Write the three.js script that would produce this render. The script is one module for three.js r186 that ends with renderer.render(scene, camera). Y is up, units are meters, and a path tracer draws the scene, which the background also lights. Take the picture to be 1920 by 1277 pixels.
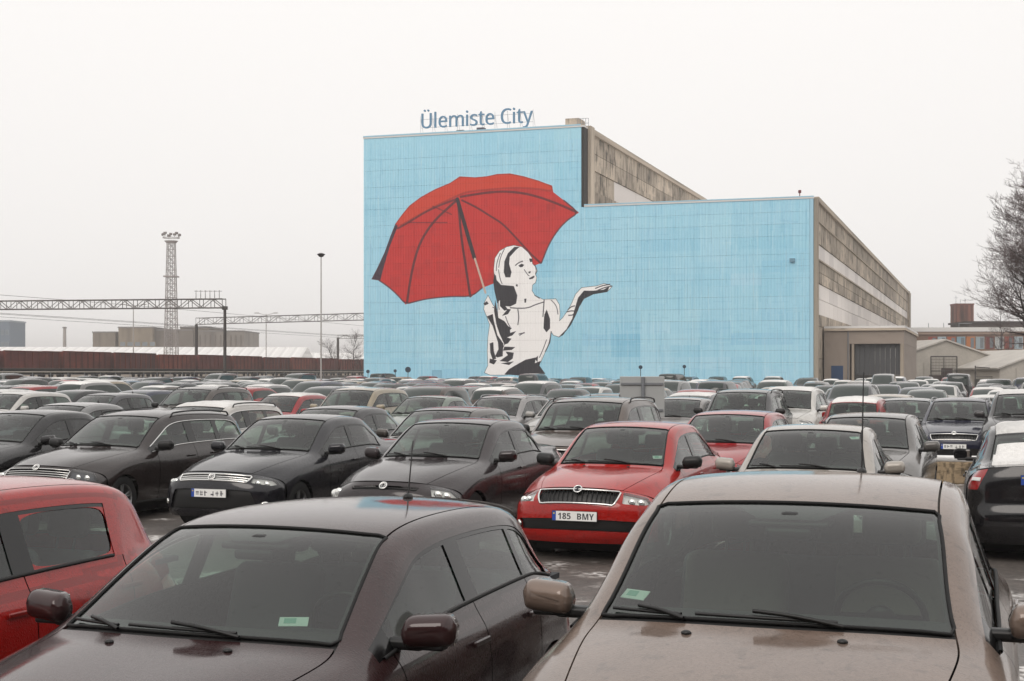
import * as THREE from 'three';
import { RoundedBoxGeometry } from 'three/addons/geometries/RoundedBoxGeometry.js';
import { mergeGeometries, mergeVertices, toCreasedNormals } from 'three/addons/utils/BufferGeometryUtils.js';
import { ImprovedNoise } from 'three/addons/math/ImprovedNoise.js';
import { FontLoader } from 'three/addons/loaders/FontLoader.js';
import { TextGeometry } from 'three/addons/geometries/TextGeometry.js';

// ---------------------------------------------------------------- camera, sky, sun, exposure
const F = 2700, EYE = 2.08;                       // lens in pixels of the 1920 wide frame, eye height in metres
const scene = new THREE.Scene();
const camera = new THREE.PerspectiveCamera(2 * Math.atan(638.5 / F) * 180 / Math.PI, 1920 / 1277, 0.1, 6000);
camera.position.set(0, EYE, 0);
camera.lookAt(0, EYE, -100);
camera.setViewOffset(1920, 1277, 0, -58.5, 1920, 1277);   // shift lens: verticals stay upright

{ // overcast sky: near white, brighter overhead
  const w = 256, h = 128, d = new Float32Array(w * h * 4);
  const nz = new ImprovedNoise();
  for (let j = 0; j < h; j++) for (let i = 0; i < w; i++) {
    const el = Math.max(0, Math.sin(((j + 0.5) / h - 0.5) * Math.PI)), a = i / w * Math.PI * 2;
    const m = nz.noise(Math.cos(a) * 1.6 + 7, el * 3, Math.sin(a) * 1.6) * 0.012;
    const L = 0.955 + 0.26 * el + m, k = (j * w + i) * 4;
    d[k] = L * 1.0; d[k + 1] = L * 0.975; d[k + 2] = L * 0.955; d[k + 3] = 1;
  }
  const t = new THREE.DataTexture(d, w, h, THREE.RGBAFormat, THREE.FloatType);
  t.mapping = THREE.EquirectangularReflectionMapping; t.magFilter = THREE.LinearFilter; t.needsUpdate = true;
  scene.background = t; scene.environment = t;
}
const sun = new THREE.DirectionalLight(0xfff6ee, 1.1);
sun.position.set(-70, 130, 90); sun.target.position.set(0, 0, -60);
sun.castShadow = true; sun.shadow.radius = 60;
Object.assign(sun.shadow.camera, { left: -160, right: 160, top: 160, bottom: -160, near: 1, far: 500 });
sun.shadow.mapSize.set(4096, 4096);
scene.add(sun, sun.target);
scene.fog = new THREE.FogExp2(0xe9e6e4, 0.00055);
const renderer = new THREE.WebGLRenderer({ antialias: true });
renderer.toneMapping = THREE.LinearToneMapping;
renderer.toneMappingExposure = 1.0;
renderer.shadowMap.enabled = true;

// ---------------------------------------------------------------- helpers
let seed = 12345;
const rnd = () => { seed = (seed * 1664525 + 1013904223) >>> 0; return seed / 4294967296; };
const rr = (a, b) => a + (b - a) * rnd();
const pick = (a) => a[Math.floor(rnd() * a.length)];
const noise = new ImprovedNoise();
const lerp = (a, b, t) => a + (b - a) * t;
const clamp = (x, a, b) => Math.min(b, Math.max(a, x));
const used = new Map();
function numbered(n) { const k = used.get(n) ?? 0; used.set(n, k + 1); return k ? n + '_' + String(k).padStart(3, '0') : n; }
const V = (x, y, z) => new THREE.Vector3(x, y, z);
function tag(o, label, category, group) { o.userData.label = label; o.userData.category = category; if (group) o.userData.group = group; return o; }
function thing(name, label, category, x = 0, y = 0, z = 0, turn = 0, group) {
  const o = new THREE.Group(); o.name = numbered(name); o.position.set(x, y, z); o.rotation.y = turn; scene.add(o);
  return tag(o, label, category, group);
}
function mesh(name, geo, mat, parent, kind) {
  const m = new THREE.Mesh(geo, mat); m.name = parent ? name : numbered(name); m.castShadow = m.receiveShadow = true;
  if (kind) m.userData.kind = kind;
  (parent ?? scene).add(m); return m;
}
function box(w, h, d, x = 0, y = 0, z = 0, ry = 0, rx = 0, rz = 0) {
  const g = new THREE.BoxGeometry(w, h, d); if (rx) g.rotateX(rx); if (rz) g.rotateZ(rz); if (ry) g.rotateY(ry); return g.translate(x, y, z);
}
function rbox(w, h, d, r, x = 0, y = 0, z = 0, seg = 2) { return new RoundedBoxGeometry(w, h, d, seg, r).translate(x, y, z); }
function bar(a, b, r, r2 = r, n = 6) {             // a round bar between two points
  const A = V(...a), B = V(...b), len = A.distanceTo(B);
  const g = new THREE.CylinderGeometry(r2, r, len, n, 1);
  g.translate(0, len / 2, 0);
  g.applyQuaternion(new THREE.Quaternion().setFromUnitVectors(V(0, 1, 0), B.clone().sub(A).normalize()));
  return g.translate(A.x, A.y, A.z);
}
function tube(pts, r, n = 5, closed = false, seg) {
  const c = new THREE.CatmullRomCurve3(pts.map((p) => p.isVector3 ? p : V(...p)), closed, 'centripetal');
  return new THREE.TubeGeometry(c, seg ?? pts.length * 2, r, n, closed);
}
const plainCache = new Map();
function std(color, rough = 0.7, metal = 0, extra = {}) {
  return new THREE.MeshStandardMaterial({ color, roughness: rough, metalness: metal, side: THREE.DoubleSide, ...extra });
}
const merge = (list) => mergeGeometries(list.map((g) => { const q = g.index ? g.toNonIndexed() : g; for (const k of Object.keys(q.attributes)) if (!['position', 'normal', 'uv'].includes(k)) q.deleteAttribute(k); return q; }));

// a tiling noise field and textures made of it
function fbm(x, y, per, oct, s = 0) {
  let v = 0, a = 0.5, tot = 0;
  for (let o = 0; o < oct; o++) {
    const p = per * 2 ** o, X = x * p, Y = y * p, fx = Math.floor(X), fy = Math.floor(Y);
    const h = (i, j) => { let n = (((i % p) + p) % p) * 374761393 + (((j % p) + p) % p) * 668265263 + (o + s * 17) * 69069; n = (n ^ (n >>> 13)) * 1274126177; n = n ^ (n >>> 16); return (n >>> 0) / 4294967296; };
    const sm = (t) => t * t * (3 - 2 * t), tx = sm(X - fx), ty = sm(Y - fy);
    v += a * lerp(lerp(h(fx, fy), h(fx + 1, fy), tx), lerp(h(fx, fy + 1), h(fx + 1, fy + 1), tx), ty); tot += a; a *= 0.5;
  }
  return v / tot;
}
function texture(size, fn, srgb = true) {
  const d = new Uint8Array(size * size * 4);
  for (let j = 0; j < size; j++) for (let i = 0; i < size; i++) {
    const c = fn(i / size, j / size), k = (j * size + i) * 4;
    if (typeof c === 'number') d[k] = d[k + 1] = d[k + 2] = clamp(c, 0, 1) * 255; else for (let q = 0; q < 3; q++) d[k + q] = clamp(c[q], 0, 1) * 255;
    d[k + 3] = 255;
  }
  const t = new THREE.DataTexture(d, size, size); t.wrapS = t.wrapT = THREE.RepeatWrapping; t.magFilter = THREE.LinearFilter; t.generateMipmaps = true;
  t.minFilter = THREE.LinearMipmapLinearFilter; if (srgb) t.colorSpace = THREE.SRGBColorSpace; t.needsUpdate = true; return t;
}
function repeat(t, x, y = x) { const c = t.clone(); c.repeat.set(x, y); c.needsUpdate = true; return c; }
function uvPlanar(g, fx, fy) { // uv in metres from two functions of the position
  const p = g.attributes.position, a = new Float32Array(p.count * 2);
  for (let i = 0; i < p.count; i++) { a[2 * i] = fx(p.getX(i), p.getY(i), p.getZ(i)); a[2 * i + 1] = fy(p.getX(i), p.getY(i), p.getZ(i)); }
  g.setAttribute('uv', new THREE.BufferAttribute(a, 2)); return g;
}
// the car park's own axes: a runs along a row to the right, b into the depth
const TH = 20.5 * Math.PI / 180, cT = Math.cos(TH), sT = Math.sin(TH);
const lot = (a, b) => [a * cT + b * sT, a * sT - b * cT];      // [x, z]
const at = (px, Z) => [(px - 960) / F * Z, -Z];                // ground point seen at column px at a depth
const rowZ = (px, b) => b / (cT + (px - 960) / F * sT);        // depth of row b at column px

// ---------------------------------------------------------------- ground
const wetTex = texture(1024, (x, y) => {
  const n = fbm(x, y, 6, 6, 1), g = fbm(x, y, 180, 2, 2), s = fbm(x, y, 10, 4, 3);
  const snow = clamp((s - 0.545) * 8, 0, 1) * clamp((g - 0.25) * 2.2, 0, 1);
  const b = 0.2 + n * 0.16 + (g - 0.5) * 0.12; return [lerp(b * 1.06, 0.8, snow), lerp(b * 0.98, 0.79, snow), lerp(b * 0.92, 0.78, snow)];
});
const wetRough = texture(512, (x, y) => 0.02 + fbm(x, y, 5, 5, 4) * 0.95, false);
const grit = texture(512, (x, y) => fbm(x, y, 90, 3, 5), false);
const asphalt = std(0xffffff, 1, 0, { map: repeat(wetTex, 1 / 9), roughnessMap: repeat(wetRough, 1 / 6), bumpMap: repeat(grit, 1 / 1.6), bumpScale: 0.006 });
const snowTex = texture(512, (x, y) => { const n = fbm(x, y, 4, 6, 6), g = fbm(x, y, 100, 2, 7), v = 0.76 + n * 0.2 + (g - 0.5) * 0.06; return [v, v * 0.995, v * 0.985]; });
const snowMat = std(0xffffff, 0.85, 0, { map: repeat(snowTex, 1 / 3), bumpMap: repeat(grit, 1 / 0.9), bumpScale: 0.012 });
{
  const g = new THREE.PlaneGeometry(5600, 5600, 8, 8).rotateX(-Math.PI / 2); g.translate(0, -0.03, -900);
  uvPlanar(g, (x) => x, (x, y, z) => z);
  mesh('snowy_ground', g, std(0xffffff, 0.9, 0, { map: repeat(snowTex, 1 / 40) }), null, 'structure');
  const q = new THREE.PlaneGeometry(240, 420, 8, 8).rotateX(-Math.PI / 2); q.rotateY(-TH); q.translate(40, 0, -150);
  uvPlanar(q, (x) => x, (x, y, z) => z);
  mesh('car_park', q, asphalt, null, 'structure');
}
// ---------------------------------------------------------------- the big blue hall with the mural
const AW = 18.2 * Math.PI / 180, cW = Math.cos(AW), sW = Math.sin(AW);
// wall coordinates: s metres to the right of the tall block's left edge, h up, n metres in front of the wall
const WX = 7.2222 - 24.7 * cW, WZ = -150 - 24.7 * sW;
const wall = (s, n) => [WX + s * cW - n * sW, WZ + s * sW + n * cW];
const S1 = 24.7, S2 = 48.5, H1 = 27.58, H2 = 19.24, DEEP = 190;

const MURAL = {
  red: [92, 1218, 168, 1351, 251, 1515, 320, 1691, 375, 1816, 444, 1903, 539, 2007, 676, 2097, 838, 2173, 1013, 2235, 1120, 2299, 1293, 2282, 1425, 2287, 1543, 2306, 1687, 2306, 1843, 2269, 1998, 2219, 2152, 2158, 2164, 2090, 2279, 2000, 2444, 1866, 2330, 1802, 2228, 1708, 2126, 1564, 2062, 1418, 2036, 1351, 1998, 1340, 1739, 1241, 1490, 1141, 1372, 1099, 1253, 1008, 1026, 1018, 757, 997, 608, 968, 492, 938, 403, 1041, 279, 1145, 182, 1204],
  orange: [375, 1816, 444, 1903, 539, 2007, 676, 2097, 838, 2173, 1013, 2235, 1120, 2299, 1293, 2282, 1425, 2287, 1543, 2306, 1687, 2306, 1843, 2269, 1998, 2219, 2152, 2158, 2158, 2096, 1998, 2133, 1739, 2156, 1477, 2148, 1213, 2133, 1120, 2105, 946, 2037, 757, 1955, 567, 1861, 444, 1801],
  edge: [92, 1218, 168, 1351, 320, 1691, 375, 1816, 403, 1790, 306, 1564, 237, 1349, 196, 1203],
  r1: [1100, 2056, 946, 1936, 798, 1803, 676, 1630, 608, 1455, 553, 1228, 512, 963],
  r2: [1100, 2056, 1133, 1667, 1186, 1353, 1240, 1014],
  sh: [1093, 2056, 1173, 1791, 1286, 1425],
  sh2: [1293, 1413, 1412, 1049],
  r3: [1146, 2042, 1293, 1974, 1477, 1856, 1608, 1777, 1778, 1598, 1907, 1459, 2023, 1352],
  r4: [1133, 2080, 1346, 2109, 1608, 2124, 1869, 2089, 2126, 2005, 2419, 1873],
  r5: [1080, 2057, 811, 1979, 526, 1824, 403, 1765],
  r6: [811, 1991, 1026, 1896],
  r7: [526, 1824, 973, 1810],
  hem: [182, 1204, 279, 1145, 403, 1041, 492, 938, 608, 968, 757, 997, 1026, 1018, 1253, 1008, 1372, 1099],
  hem2: [2036, 1351, 2062, 1418, 2126, 1564, 2228, 1708, 2330, 1802, 2444, 1866, 2279, 2000],
  white: [1520, 1416, 1572, 1489, 1651, 1530, 1729, 1544, 1820, 1525, 1885, 1468, 1930, 1405, 1936, 1344, 1975, 1306, 1988, 1269, 1969, 1232, 1982, 1195, 1969, 1146, 1936, 1122, 1930, 1061, 1962, 1011, 2052, 966, 2193, 970, 2231, 908, 2238, 810, 2231, 737, 2270, 773, 2333, 858, 2371, 931, 2409, 1016, 2472, 1081, 2573, 1092, 2636, 1097, 2711, 1120, 2774, 1106, 2798, 1088, 2749, 1040, 2598, 1018, 2498, 978, 2447, 893, 2422, 832, 2371, 735, 2308, 651, 2231, 572, 2168, 591, 2142, 628, 2129, 517, 2078, 419, 2027, 309, 1936, 260, 1807, 198, 1625, 173, 1467, 173, 1402, 198, 1441, 273, 1434, 422, 1441, 571, 1461, 708, 1428, 796, 1395, 871, 1402, 945, 1441, 1019, 1494, 919, 1533, 869, 1553, 794, 1546, 968, 1520, 1068, 1513, 1192, 1507, 1304],
  b1: [1736, 1528, 1664, 1462, 1625, 1376, 1618, 1264, 1638, 1208, 1690, 1207, 1703, 1263, 1677, 1350, 1684, 1424, 1755, 1496, 1794, 1526],
  b2: [1513, 1254, 1540, 1179, 1586, 1129, 1729, 1114, 1768, 1014, 1755, 928, 1690, 898, 1625, 905, 1572, 968, 1546, 931, 1513, 1068, 1500, 1168],
  b3: [1553, 782, 1625, 744, 1684, 669, 1690, 619, 1755, 637, 1716, 594, 1651, 570, 1703, 557, 1664, 508, 1625, 496, 1572, 608, 1540, 695],
  b4: [1428, 796, 1494, 820, 1507, 745, 1546, 595, 1612, 508, 1605, 372, 1546, 360, 1520, 372, 1559, 446, 1553, 521, 1494, 695],
  b5: [1461, 509, 1500, 521, 1507, 422, 1533, 347, 1494, 335, 1467, 410],
  b6: [1572, 322, 1664, 384, 1638, 421, 1729, 409, 1716, 347, 1664, 310],
  b7: [1586, 297, 1729, 316, 1677, 279],
  b8: [1742, 272, 1859, 334, 1975, 358, 1962, 297, 2027, 321, 2065, 444, 2014, 272, 2078, 186, 1885, 161, 1625, 180, 1677, 235],
  b9: [2065, 788, 2097, 849, 2129, 763, 2129, 664, 2091, 622, 2059, 665],
  b10: [2219, 566, 2308, 651, 2371, 760, 2397, 857, 2435, 979, 2498, 1051, 2598, 1049, 2711, 1059, 2774, 1094, 2749, 1034, 2598, 1012, 2498, 965, 2447, 881, 2416, 808, 2359, 699, 2270, 590],
  b11: [1599, 800, 1664, 873, 1697, 867, 1664, 818],
  b12: [1388, 933, 1428, 957, 1448, 932, 1408, 914],
  b13: [1755, 1132, 1775, 1128, 1771, 1107, 1753, 1113],
  b14: [1781, 1329, 1814, 1347, 1846, 1336, 1827, 1315, 1801, 1310],
  b15: [1900, 1400, 1930, 1399, 1936, 1366, 1911, 1363],
  b16: [1891, 1261, 1917, 1268, 1911, 1246, 1895, 1244],
  b17: [1898, 1194, 1956, 1220, 1960, 1205, 1936, 1186, 1904, 1182],
  b18: [1846, 976, 1869, 978, 1865, 938, 1849, 936],
  b19: [1523, 968, 1554, 794, 1575, 707, 1536, 707, 1509, 857],
  b20: [1638, 706, 1706, 668, 1664, 626, 1625, 654],
  b21: [1625, 473, 1745, 468, 1706, 438, 1609, 431],
  b22: [1962, 346, 1998, 375, 1991, 307],
  b23: [1575, 968, 1625, 917, 1664, 867, 1625, 855, 1575, 905],
  b24: [1461, 347, 1540, 329, 1507, 285, 1457, 304],
  b25: [2065, 800, 2093, 861, 2101, 787],
  l12: [1527, 1229, 1546, 1092, 1553, 968, 1566, 868],
  l13: [1559, 1290, 1575, 1191, 1599, 1141],
  l14: [1794, 591, 1846, 623],
  l15: [1651, 570, 1625, 496, 1599, 446],
  l16: [2091, 542, 2065, 469, 2014, 358],
  l17: [1579, 1464, 1540, 1378, 1533, 1279],
  l18: [1625, 1510, 1578, 1427, 1562, 1315],
  l19: [1962, 1337, 1982, 1281, 1970, 1238],
  l20: [1846, 1284, 1885, 1228, 1900, 1219],
  l21: [2142, 959, 2200, 909, 2216, 811],
  l22: [1638, 793, 1664, 718, 1690, 681],
  l23: [1494, 894, 1540, 869],
  l24: [1962, 1011, 2014, 979],
  l1: [1749, 1333, 1781, 1360, 1827, 1373],
  l2: [1690, 885, 1794, 875, 1898, 882, 1962, 912, 2065, 941],
  l3: [2327, 858, 2359, 888, 2397, 894],
  l4: [2314, 834, 2359, 845, 2403, 839],
  l5: [2333, 797, 2371, 796, 2384, 809],
  l6: [1775, 866, 1788, 791, 1775, 705],
  l7: [1788, 606, 1846, 618],
  l8: [2065, 960, 2052, 788],
  l9: [2623, 1073, 2674, 1096, 2774, 1112],
  l10: [2649, 1054, 2724, 1083, 2798, 1094],
  l11: [2142, 628, 2129, 517, 2078, 419],
};
const PXM = 40;                                    // texture pixels a metre
const mural = document.createElement('canvas'); mural.width = Math.round(S2 * PXM); mural.height = Math.round(H1 * PXM);
{
  const c = mural.getContext('2d');
  c.fillStyle = '#a3d6ea'; c.fillRect(0, 0, mural.width, mural.height);
  for (let i = 0; i < 150; i++) {                  // faded and repainted sheets
    const x = Math.floor(rnd() * 16) * 3.1 * PXM, y = Math.floor(rnd() * 24) * 1.2 * PXM; c.fillStyle = `rgba(${pick(['255,255,255', '80,165,205', '190,225,235', '70,150,195'])},${rr(0.03, 0.09)})`; c.fillRect(x, y, pick([1, 1, 2]) * 3.1 * PXM, pick([1, 1, 2, 3]) * 1.2 * PXM);
  }
  for (let i = 0; i < 700; i++) { const x = rnd() * mural.width, y = rnd() * mural.height; c.fillStyle = `rgba(235,246,250,${rr(0.06, 0.2)})`; c.fillRect(x, y, rr(1.5, 4), rr(30, 150)); }
  for (let i = 0; i < 5200; i++) {                 // roller strokes of uneven paint
    const x = rnd() * mural.width, y = rnd() * mural.height, l = rr(20, 160);
    c.fillStyle = `rgba(${pick(['255,255,255', '60,140,180', '70,160,200', '180,225,240', '40,110,150'])},${rr(0.02, 0.085)})`;
    if (rnd() < 0.7) c.fillRect(x, y, rr(2, 6), l); else c.fillRect(x, y, l * 0.5, rr(2, 6));
  }
  for (let i = 0; i < 420; i++) {                  // rain streaks and dirt below the joints
    const x = rnd() * mural.width, y = Math.floor(rnd() * 18) * 1.5 * PXM + rr(0, 10), l = rr(10, 90);
    c.fillStyle = `rgba(70,95,105,${rr(0.04, 0.13)})`; c.fillRect(x, y, rr(1, 3), l);
  }
  const X = (v) => v / 100 * PXM, Y = (v) => mural.height - v / 100 * PXM;
  const path = (k, close, dx = 0, dy = 0) => { const p = MURAL[k]; c.beginPath(); for (let i = 0; i < p.length; i += 2) c[i ? 'lineTo' : 'moveTo'](X(p[i] + dx), Y(p[i + 1] + dy)); if (close) c.closePath(); };
  const smooth = (k, w, col, alpha = 1) => { const p = MURAL[k]; c.globalAlpha = alpha; c.strokeStyle = col; c.lineWidth = w * PXM; c.lineCap = c.lineJoin = 'round'; c.beginPath(); c.moveTo(X(p[0]), Y(p[1]));
    for (let i = 2; i < p.length - 2; i += 2) c.quadraticCurveTo(X(p[i]), Y(p[i + 1]), X((p[i] + p[i + 2]) / 2), Y((p[i + 1] + p[i + 3]) / 2));
    c.lineTo(X(p[p.length - 2]), Y(p[p.length - 1])); c.stroke(); c.globalAlpha = 1; };
  const fill = (k, col) => { path(k, true); c.fillStyle = col; c.fill(); };
  fill('red', '#c3201d');
  c.save(); path('red', true); c.clip();
  for (let i = 0; i < 900; i++) { c.fillStyle = `rgba(${pick(['255,90,60', '90,0,10', '200,40,40', '60,10,20'])},${rr(0.02, 0.07)})`; c.fillRect(rnd() * mural.width * 0.5, rnd() * mural.height, rr(6, 60), rr(4, 70)); }
  fill('orange', '#cc361b'); fill('edge', '#3a2233');
  smooth('orange', 0.2, '#8e1c14', 0.5);
  c.restore();
  smooth('hem', 0.14, '#4a1c2a', 0.8); smooth('hem2', 0.14, '#4a1c2a', 0.8);
  for (const [k, w, a] of [['r1', 0.26, 0.85], ['r2', 0.26, 0.9], ['r3', 0.2, 0.8], ['r4', 0.24, 0.75], ['r5', 0.22, 0.7], ['r6', 0.14, 0.5], ['r7', 0.14, 0.5]]) smooth(k, w, '#4b1320', a);
  smooth('sh', 0.42, '#2c1a22'); smooth('sh2', 0.22, '#c9b3a4');
  path('white', true); c.strokeStyle = '#2a3136'; c.lineWidth = 3; c.stroke();
  fill('white', '#f7f5f3');
  for (let i = 1; i <= 25; i++) fill('b' + i, '#23222a');
  for (let i = 1; i <= 24; i++) smooth('l' + i, i < 12 ? 0.11 : 0.08, '#2c2c34', 0.85);
}
const muralTex = new THREE.CanvasTexture(mural); muralTex.colorSpace = THREE.SRGBColorSpace; muralTex.magFilter = THREE.LinearFilter;
const muralMat = std(0xffffff, 0.62, 0, { map: muralTex });
const concTex = texture(1024, (x, y) => {
  const n = fbm(x, y, 5, 6, 8), st = fbm(x, y * 0.12, 60, 4, 9), g = fbm(x, y, 150, 2, 10), m = fbm(x, y, 14, 4, 11);
  const d = clamp((st - 0.5) * 3, 0, 1) * 0.3 + clamp((m - 0.55) * 3, 0, 1) * 0.28; const v = 0.86 + (n - 0.5) * 0.3 + (g - 0.5) * 0.12 - d * 1.2;
  return [v, v * 0.955, v * 0.9];
});
const conc = [0.72, 0.57, 0.65, 0.46].map((k) => std(new THREE.Color(k, k * 0.94, k * 0.86), 0.9, 0, { map: repeat(concTex, 1 / 14), bumpMap: repeat(grit, 1 / 2), bumpScale: 0.01 }));
const concDark = std(0x655d57, 0.9, 0, { map: repeat(concTex, 1 / 7) });
const darkMetal = std(0x2c2d30, 0.5, 0.4), greyMetal = std(0x83868a, 0.5, 0.5), paleMetal = std(0xb7b9ba, 0.5, 0.3);
const paleTex = texture(256, (x, y) => { const v = 0.88 + (fbm(x, y, 4, 5, 61) - 0.5) * 0.16 + (fbm(x, y, 60, 2, 62) - 0.5) * 0.06; return [v, v, v]; });
const palePanel = [0xdcd5cf, 0xd0c9c4, 0xe2dbd5].map((c) => std(c, 0.5));

const hall = thing('industrial_hall', 'huge stepped industrial hall with a pale blue mural wall and weathered concrete sides', 'building');
{
  // core volumes behind the cladding (12 cm back, so that every joint between panels is a real dark gap)
  const yaw = -AW;
  const vol = (s0, s1, y0, y1, n0, n1) => { const [x, z] = wall((s0 + s1) / 2, (n0 + n1) / 2); return box(s1 - s0, y1 - y0, n0 - n1, x, (y0 + y1) / 2, z, yaw); };
  mesh('wall', merge([vol(0.15, S1 - 0.15, 0, H1 - 0.25, -0.18, -DEEP), vol(S1 - 0.15, S2 - 0.15, 0, H2 - 0.25, -0.18, -DEEP)]), concDark, hall);
  mesh('roof', merge([vol(-0.06, S1 + 0.3, H1, H1 + 0.16, 0.06, -DEEP), vol(S1 + 0.31, S2 + 0.06, H2, H2 + 0.16, 0.06, -DEEP)]), std(0xd8d6d4, 0.8), hall);
  // ribbed cladding panels of the painted front
  const face = (s0, s1, y0, y1) => {
    const ribs = Math.round((s1 - s0) / 0.3), pos = [], nor = [], uv = [], idx = [], gp = 0.005;
    s0 += gp; s1 -= gp; y0 += gp; y1 -= gp;
    const prof = []; for (let r = 0; r < ribs; r++) for (const [t, d] of [[0, 0], [0.62, 0], [0.7, -0.016], [0.92, -0.016]]) prof.push([s0 + (r + t) / ribs * (s1 - s0), d]);
    prof.push([s1, 0]);
    const put = (s, y, n, nx, nn, ny = 0) => { const [x, z] = wall(s, n); pos.push(x, y, z); const nX = nx * cW - nn * sW, nZ = nx * sW + nn * cW; nor.push(nX, ny, nZ); uv.push(s / S2, y / H1); };
    for (let i = 0; i + 1 < prof.length; i++) {
      const [a, da] = prof[i], [b, db] = prof[i + 1], l = Math.hypot(b - a, db - da), nx = -(db - da) / l, nn = (b - a) / l, k = pos.length / 3;
      put(a, y0, da, nx, nn); put(b, y0, db, nx, nn); put(b, y1, db, nx, nn); put(a, y1, da, nx, nn); idx.push(k, k + 1, k + 2, k, k + 2, k + 3);
    }
    for (const [y, ny] of [[y0, -1], [y1, 1]]) { const k = pos.length / 3; put(s0, y, 0, 0, 0, ny); put(s1, y, 0, 0, 0, ny); put(s1, y, -0.12, 0, 0, ny); put(s0, y, -0.12, 0, 0, ny); idx.push(k, k + 1, k + 2, k, k + 2, k + 3); }
    for (const [s, nx] of [[s0, -1], [s1, 1]]) { const k = pos.length / 3; put(s, y0, 0, nx, 0); put(s, y1, 0, nx, 0); put(s, y1, -0.12, nx, 0); put(s, y0, -0.12, nx, 0); idx.push(k, k + 1, k + 2, k, k + 2, k + 3); }
    const g = new THREE.BufferGeometry(); g.setAttribute('position', new THREE.Float32BufferAttribute(pos, 3)); g.setAttribute('normal', new THREE.Float32BufferAttribute(nor, 3));
    g.setAttribute('uv', new THREE.Float32BufferAttribute(uv, 2)); g.setIndex(idx); return g;
  };
  const rowsAt = (top) => { const y = [0]; while (y[y.length - 1] + 2.4 < top) y.push(y[y.length - 1] + (y.length % 3 === 2 ? 1.8 : 1.2)); y.push(top); return y; };
  const cols1 = [0, 6, 12, 18, S1], cols2 = [S1, 30.6, 36.6, 42.6, S2 - 0.35], r1 = rowsAt(H1), r2 = rowsAt(H2);
  for (let i = 0; i < 4; i++) {
    for (let j = 0; j + 1 < r1.length; j++) mesh('cladding_panel', face(cols1[i], cols1[i + 1], r1[j], r1[j + 1]), muralMat, hall);
    for (let j = 0; j + 1 < r2.length; j++) mesh('cladding_panel', face(cols2[i], cols2[i + 1], r2[j], r2[j + 1]), muralMat, hall);
  }
  const blueTrim = std(0x9fc9dc, 0.6);
  mesh('corner_trim', merge([vol(S2 - 0.33, S2, 0, H2, 0.02, -0.3), vol(-0.03, S1 - 0.1, H1 + 0.162, H1 + 0.3, 0.08, -0.1), vol(S1 + 0.32, S2 + 0.04, H2 + 0.162, H2 + 0.27, 0.08, -0.1)]), blueTrim, hall);
  mesh('service_door', merge([vol(8.05, 8.1, 0.0, 2.2, 0.05, 0), vol(9.1, 9.15, 0.0, 2.2, 0.05, 0), vol(8.05, 9.15, 2.2, 2.26, 0.05, 0), vol(8.1, 9.1, 0.02, 2.2, 0.025, 0.005)]), std(0x86b9d0, 0.6), hall);
  const small = [[5.2, 16.2, 0.5, 0.5], [46.2, 13.0, 0.5, 0.35]];
  for (const [s, y, w, h] of small.slice(1)) mesh('vent_box', vol(s, s + w, y, y + h, 0.25, 0), std(0x6a8fa2, 0.6), hall);

  // side walls: concrete bays of big panels, window bands of pale panels
  const sidePanel = (s, n0, n1, y0, y1, d) => { const [x, z] = wall(s + d / 2, (n0 + n1) / 2); return uvPlanar(box(d, y1 - y0 - 0.05, Math.abs(n0 - n1) - 0.06, x, (y0 + y1) / 2, z, yaw), (X, Yy, Z) => (Z - WZ) * 0.95 + (X - WX) * 0.31 + n0 * 0.7, (X, Yy) => Yy + n0); };
  const bays = 40, bw = (DEEP - 4) / bays;
  const bands = [[0, 3.4, 'c'], [3.4, 6.7, 'c'], [6.7, 7.9, 'c'], [7.9, 9.5, 'p'], [9.5, 11.06, 'p'], [11.06, 12.2, 'c'], [12.2, 13.4, 'c'], [13.4, 15.05, 'p'], [15.05, 17.2, 'c'], [17.2, H2, 'c']];
  for (let b = 0; b < bays; b++) for (const [y0, y1, k] of bands) {
    const n0 = -1.2 - b * bw;
    if (b > 1 && b < 7 && y1 <= 6.8) continue;
    mesh(k === 'p' ? 'window_panel' : 'concrete_panel', sidePanel(S2 - 0.12, n0, n0 - bw, y0, y1, k === 'p' ? 0.14 : 0.26), k === 'p' ? pick(palePanel) : pick(conc), hall);
  }
  for (const q of [vol(S2 - 0.1, S2 + 0.42, 0, H2 + 0.1, -0.32, -1.15), vol(S2 - 0.1, S2 + 0.5, 0, H2 + 0.4, -DEEP + 10, -DEEP + 8), vol(S2 - 0.1, S2 + 0.3, 0, H2 + 0.1, -DEEP + 2, -DEEP)]) mesh('corner_pier', q, conc[3], hall);
  mesh('ledge', merge([vol(S2 - 0.1, S2 + 0.3, 13.3, 13.44, -1.2, -DEEP + 2), vol(S2 - 0.1, S2 + 0.3, 17.15, 17.27, -1.2, -DEEP + 2), vol(S2 - 0.1, S2 + 0.42, H2 - 0.2, H2 + 0.3, -1.2, -DEEP + 2)]), conc[1], hall);
  const bays1 = 16;
  for (let b = 0; b < bays1; b++) for (const [y0, y1] of [[19.4, 21.4], [21.4, 23.6], [23.6, 25.4], [25.4, H1]])
    mesh(y0 === 21.4 && b > 0 ? 'window_panel' : 'concrete_panel', sidePanel(S1 - 0.1, -3.2 - b * 10.5, -3.2 - (b + 1) * 10.5, y0, y1, y0 === 21.4 ? 0.16 : 0.3), y0 === 21.4 && b > 0 ? palePanel[1] : conc[(b + Math.round(y0)) % 4], hall);
  mesh('stair_column', merge([vol(S1 + 0.02, S1 + 0.3, 19.4, H1 - 0.01, -0.05, -2.9)]), std(0x2d2b2a, 0.8), hall);
  mesh('stair_column', merge([vol(S1 + 0.02, S1 + 0.62, 19.4, H1 + 0.35, -1.5, -3.05)]), conc[2], hall);
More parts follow.
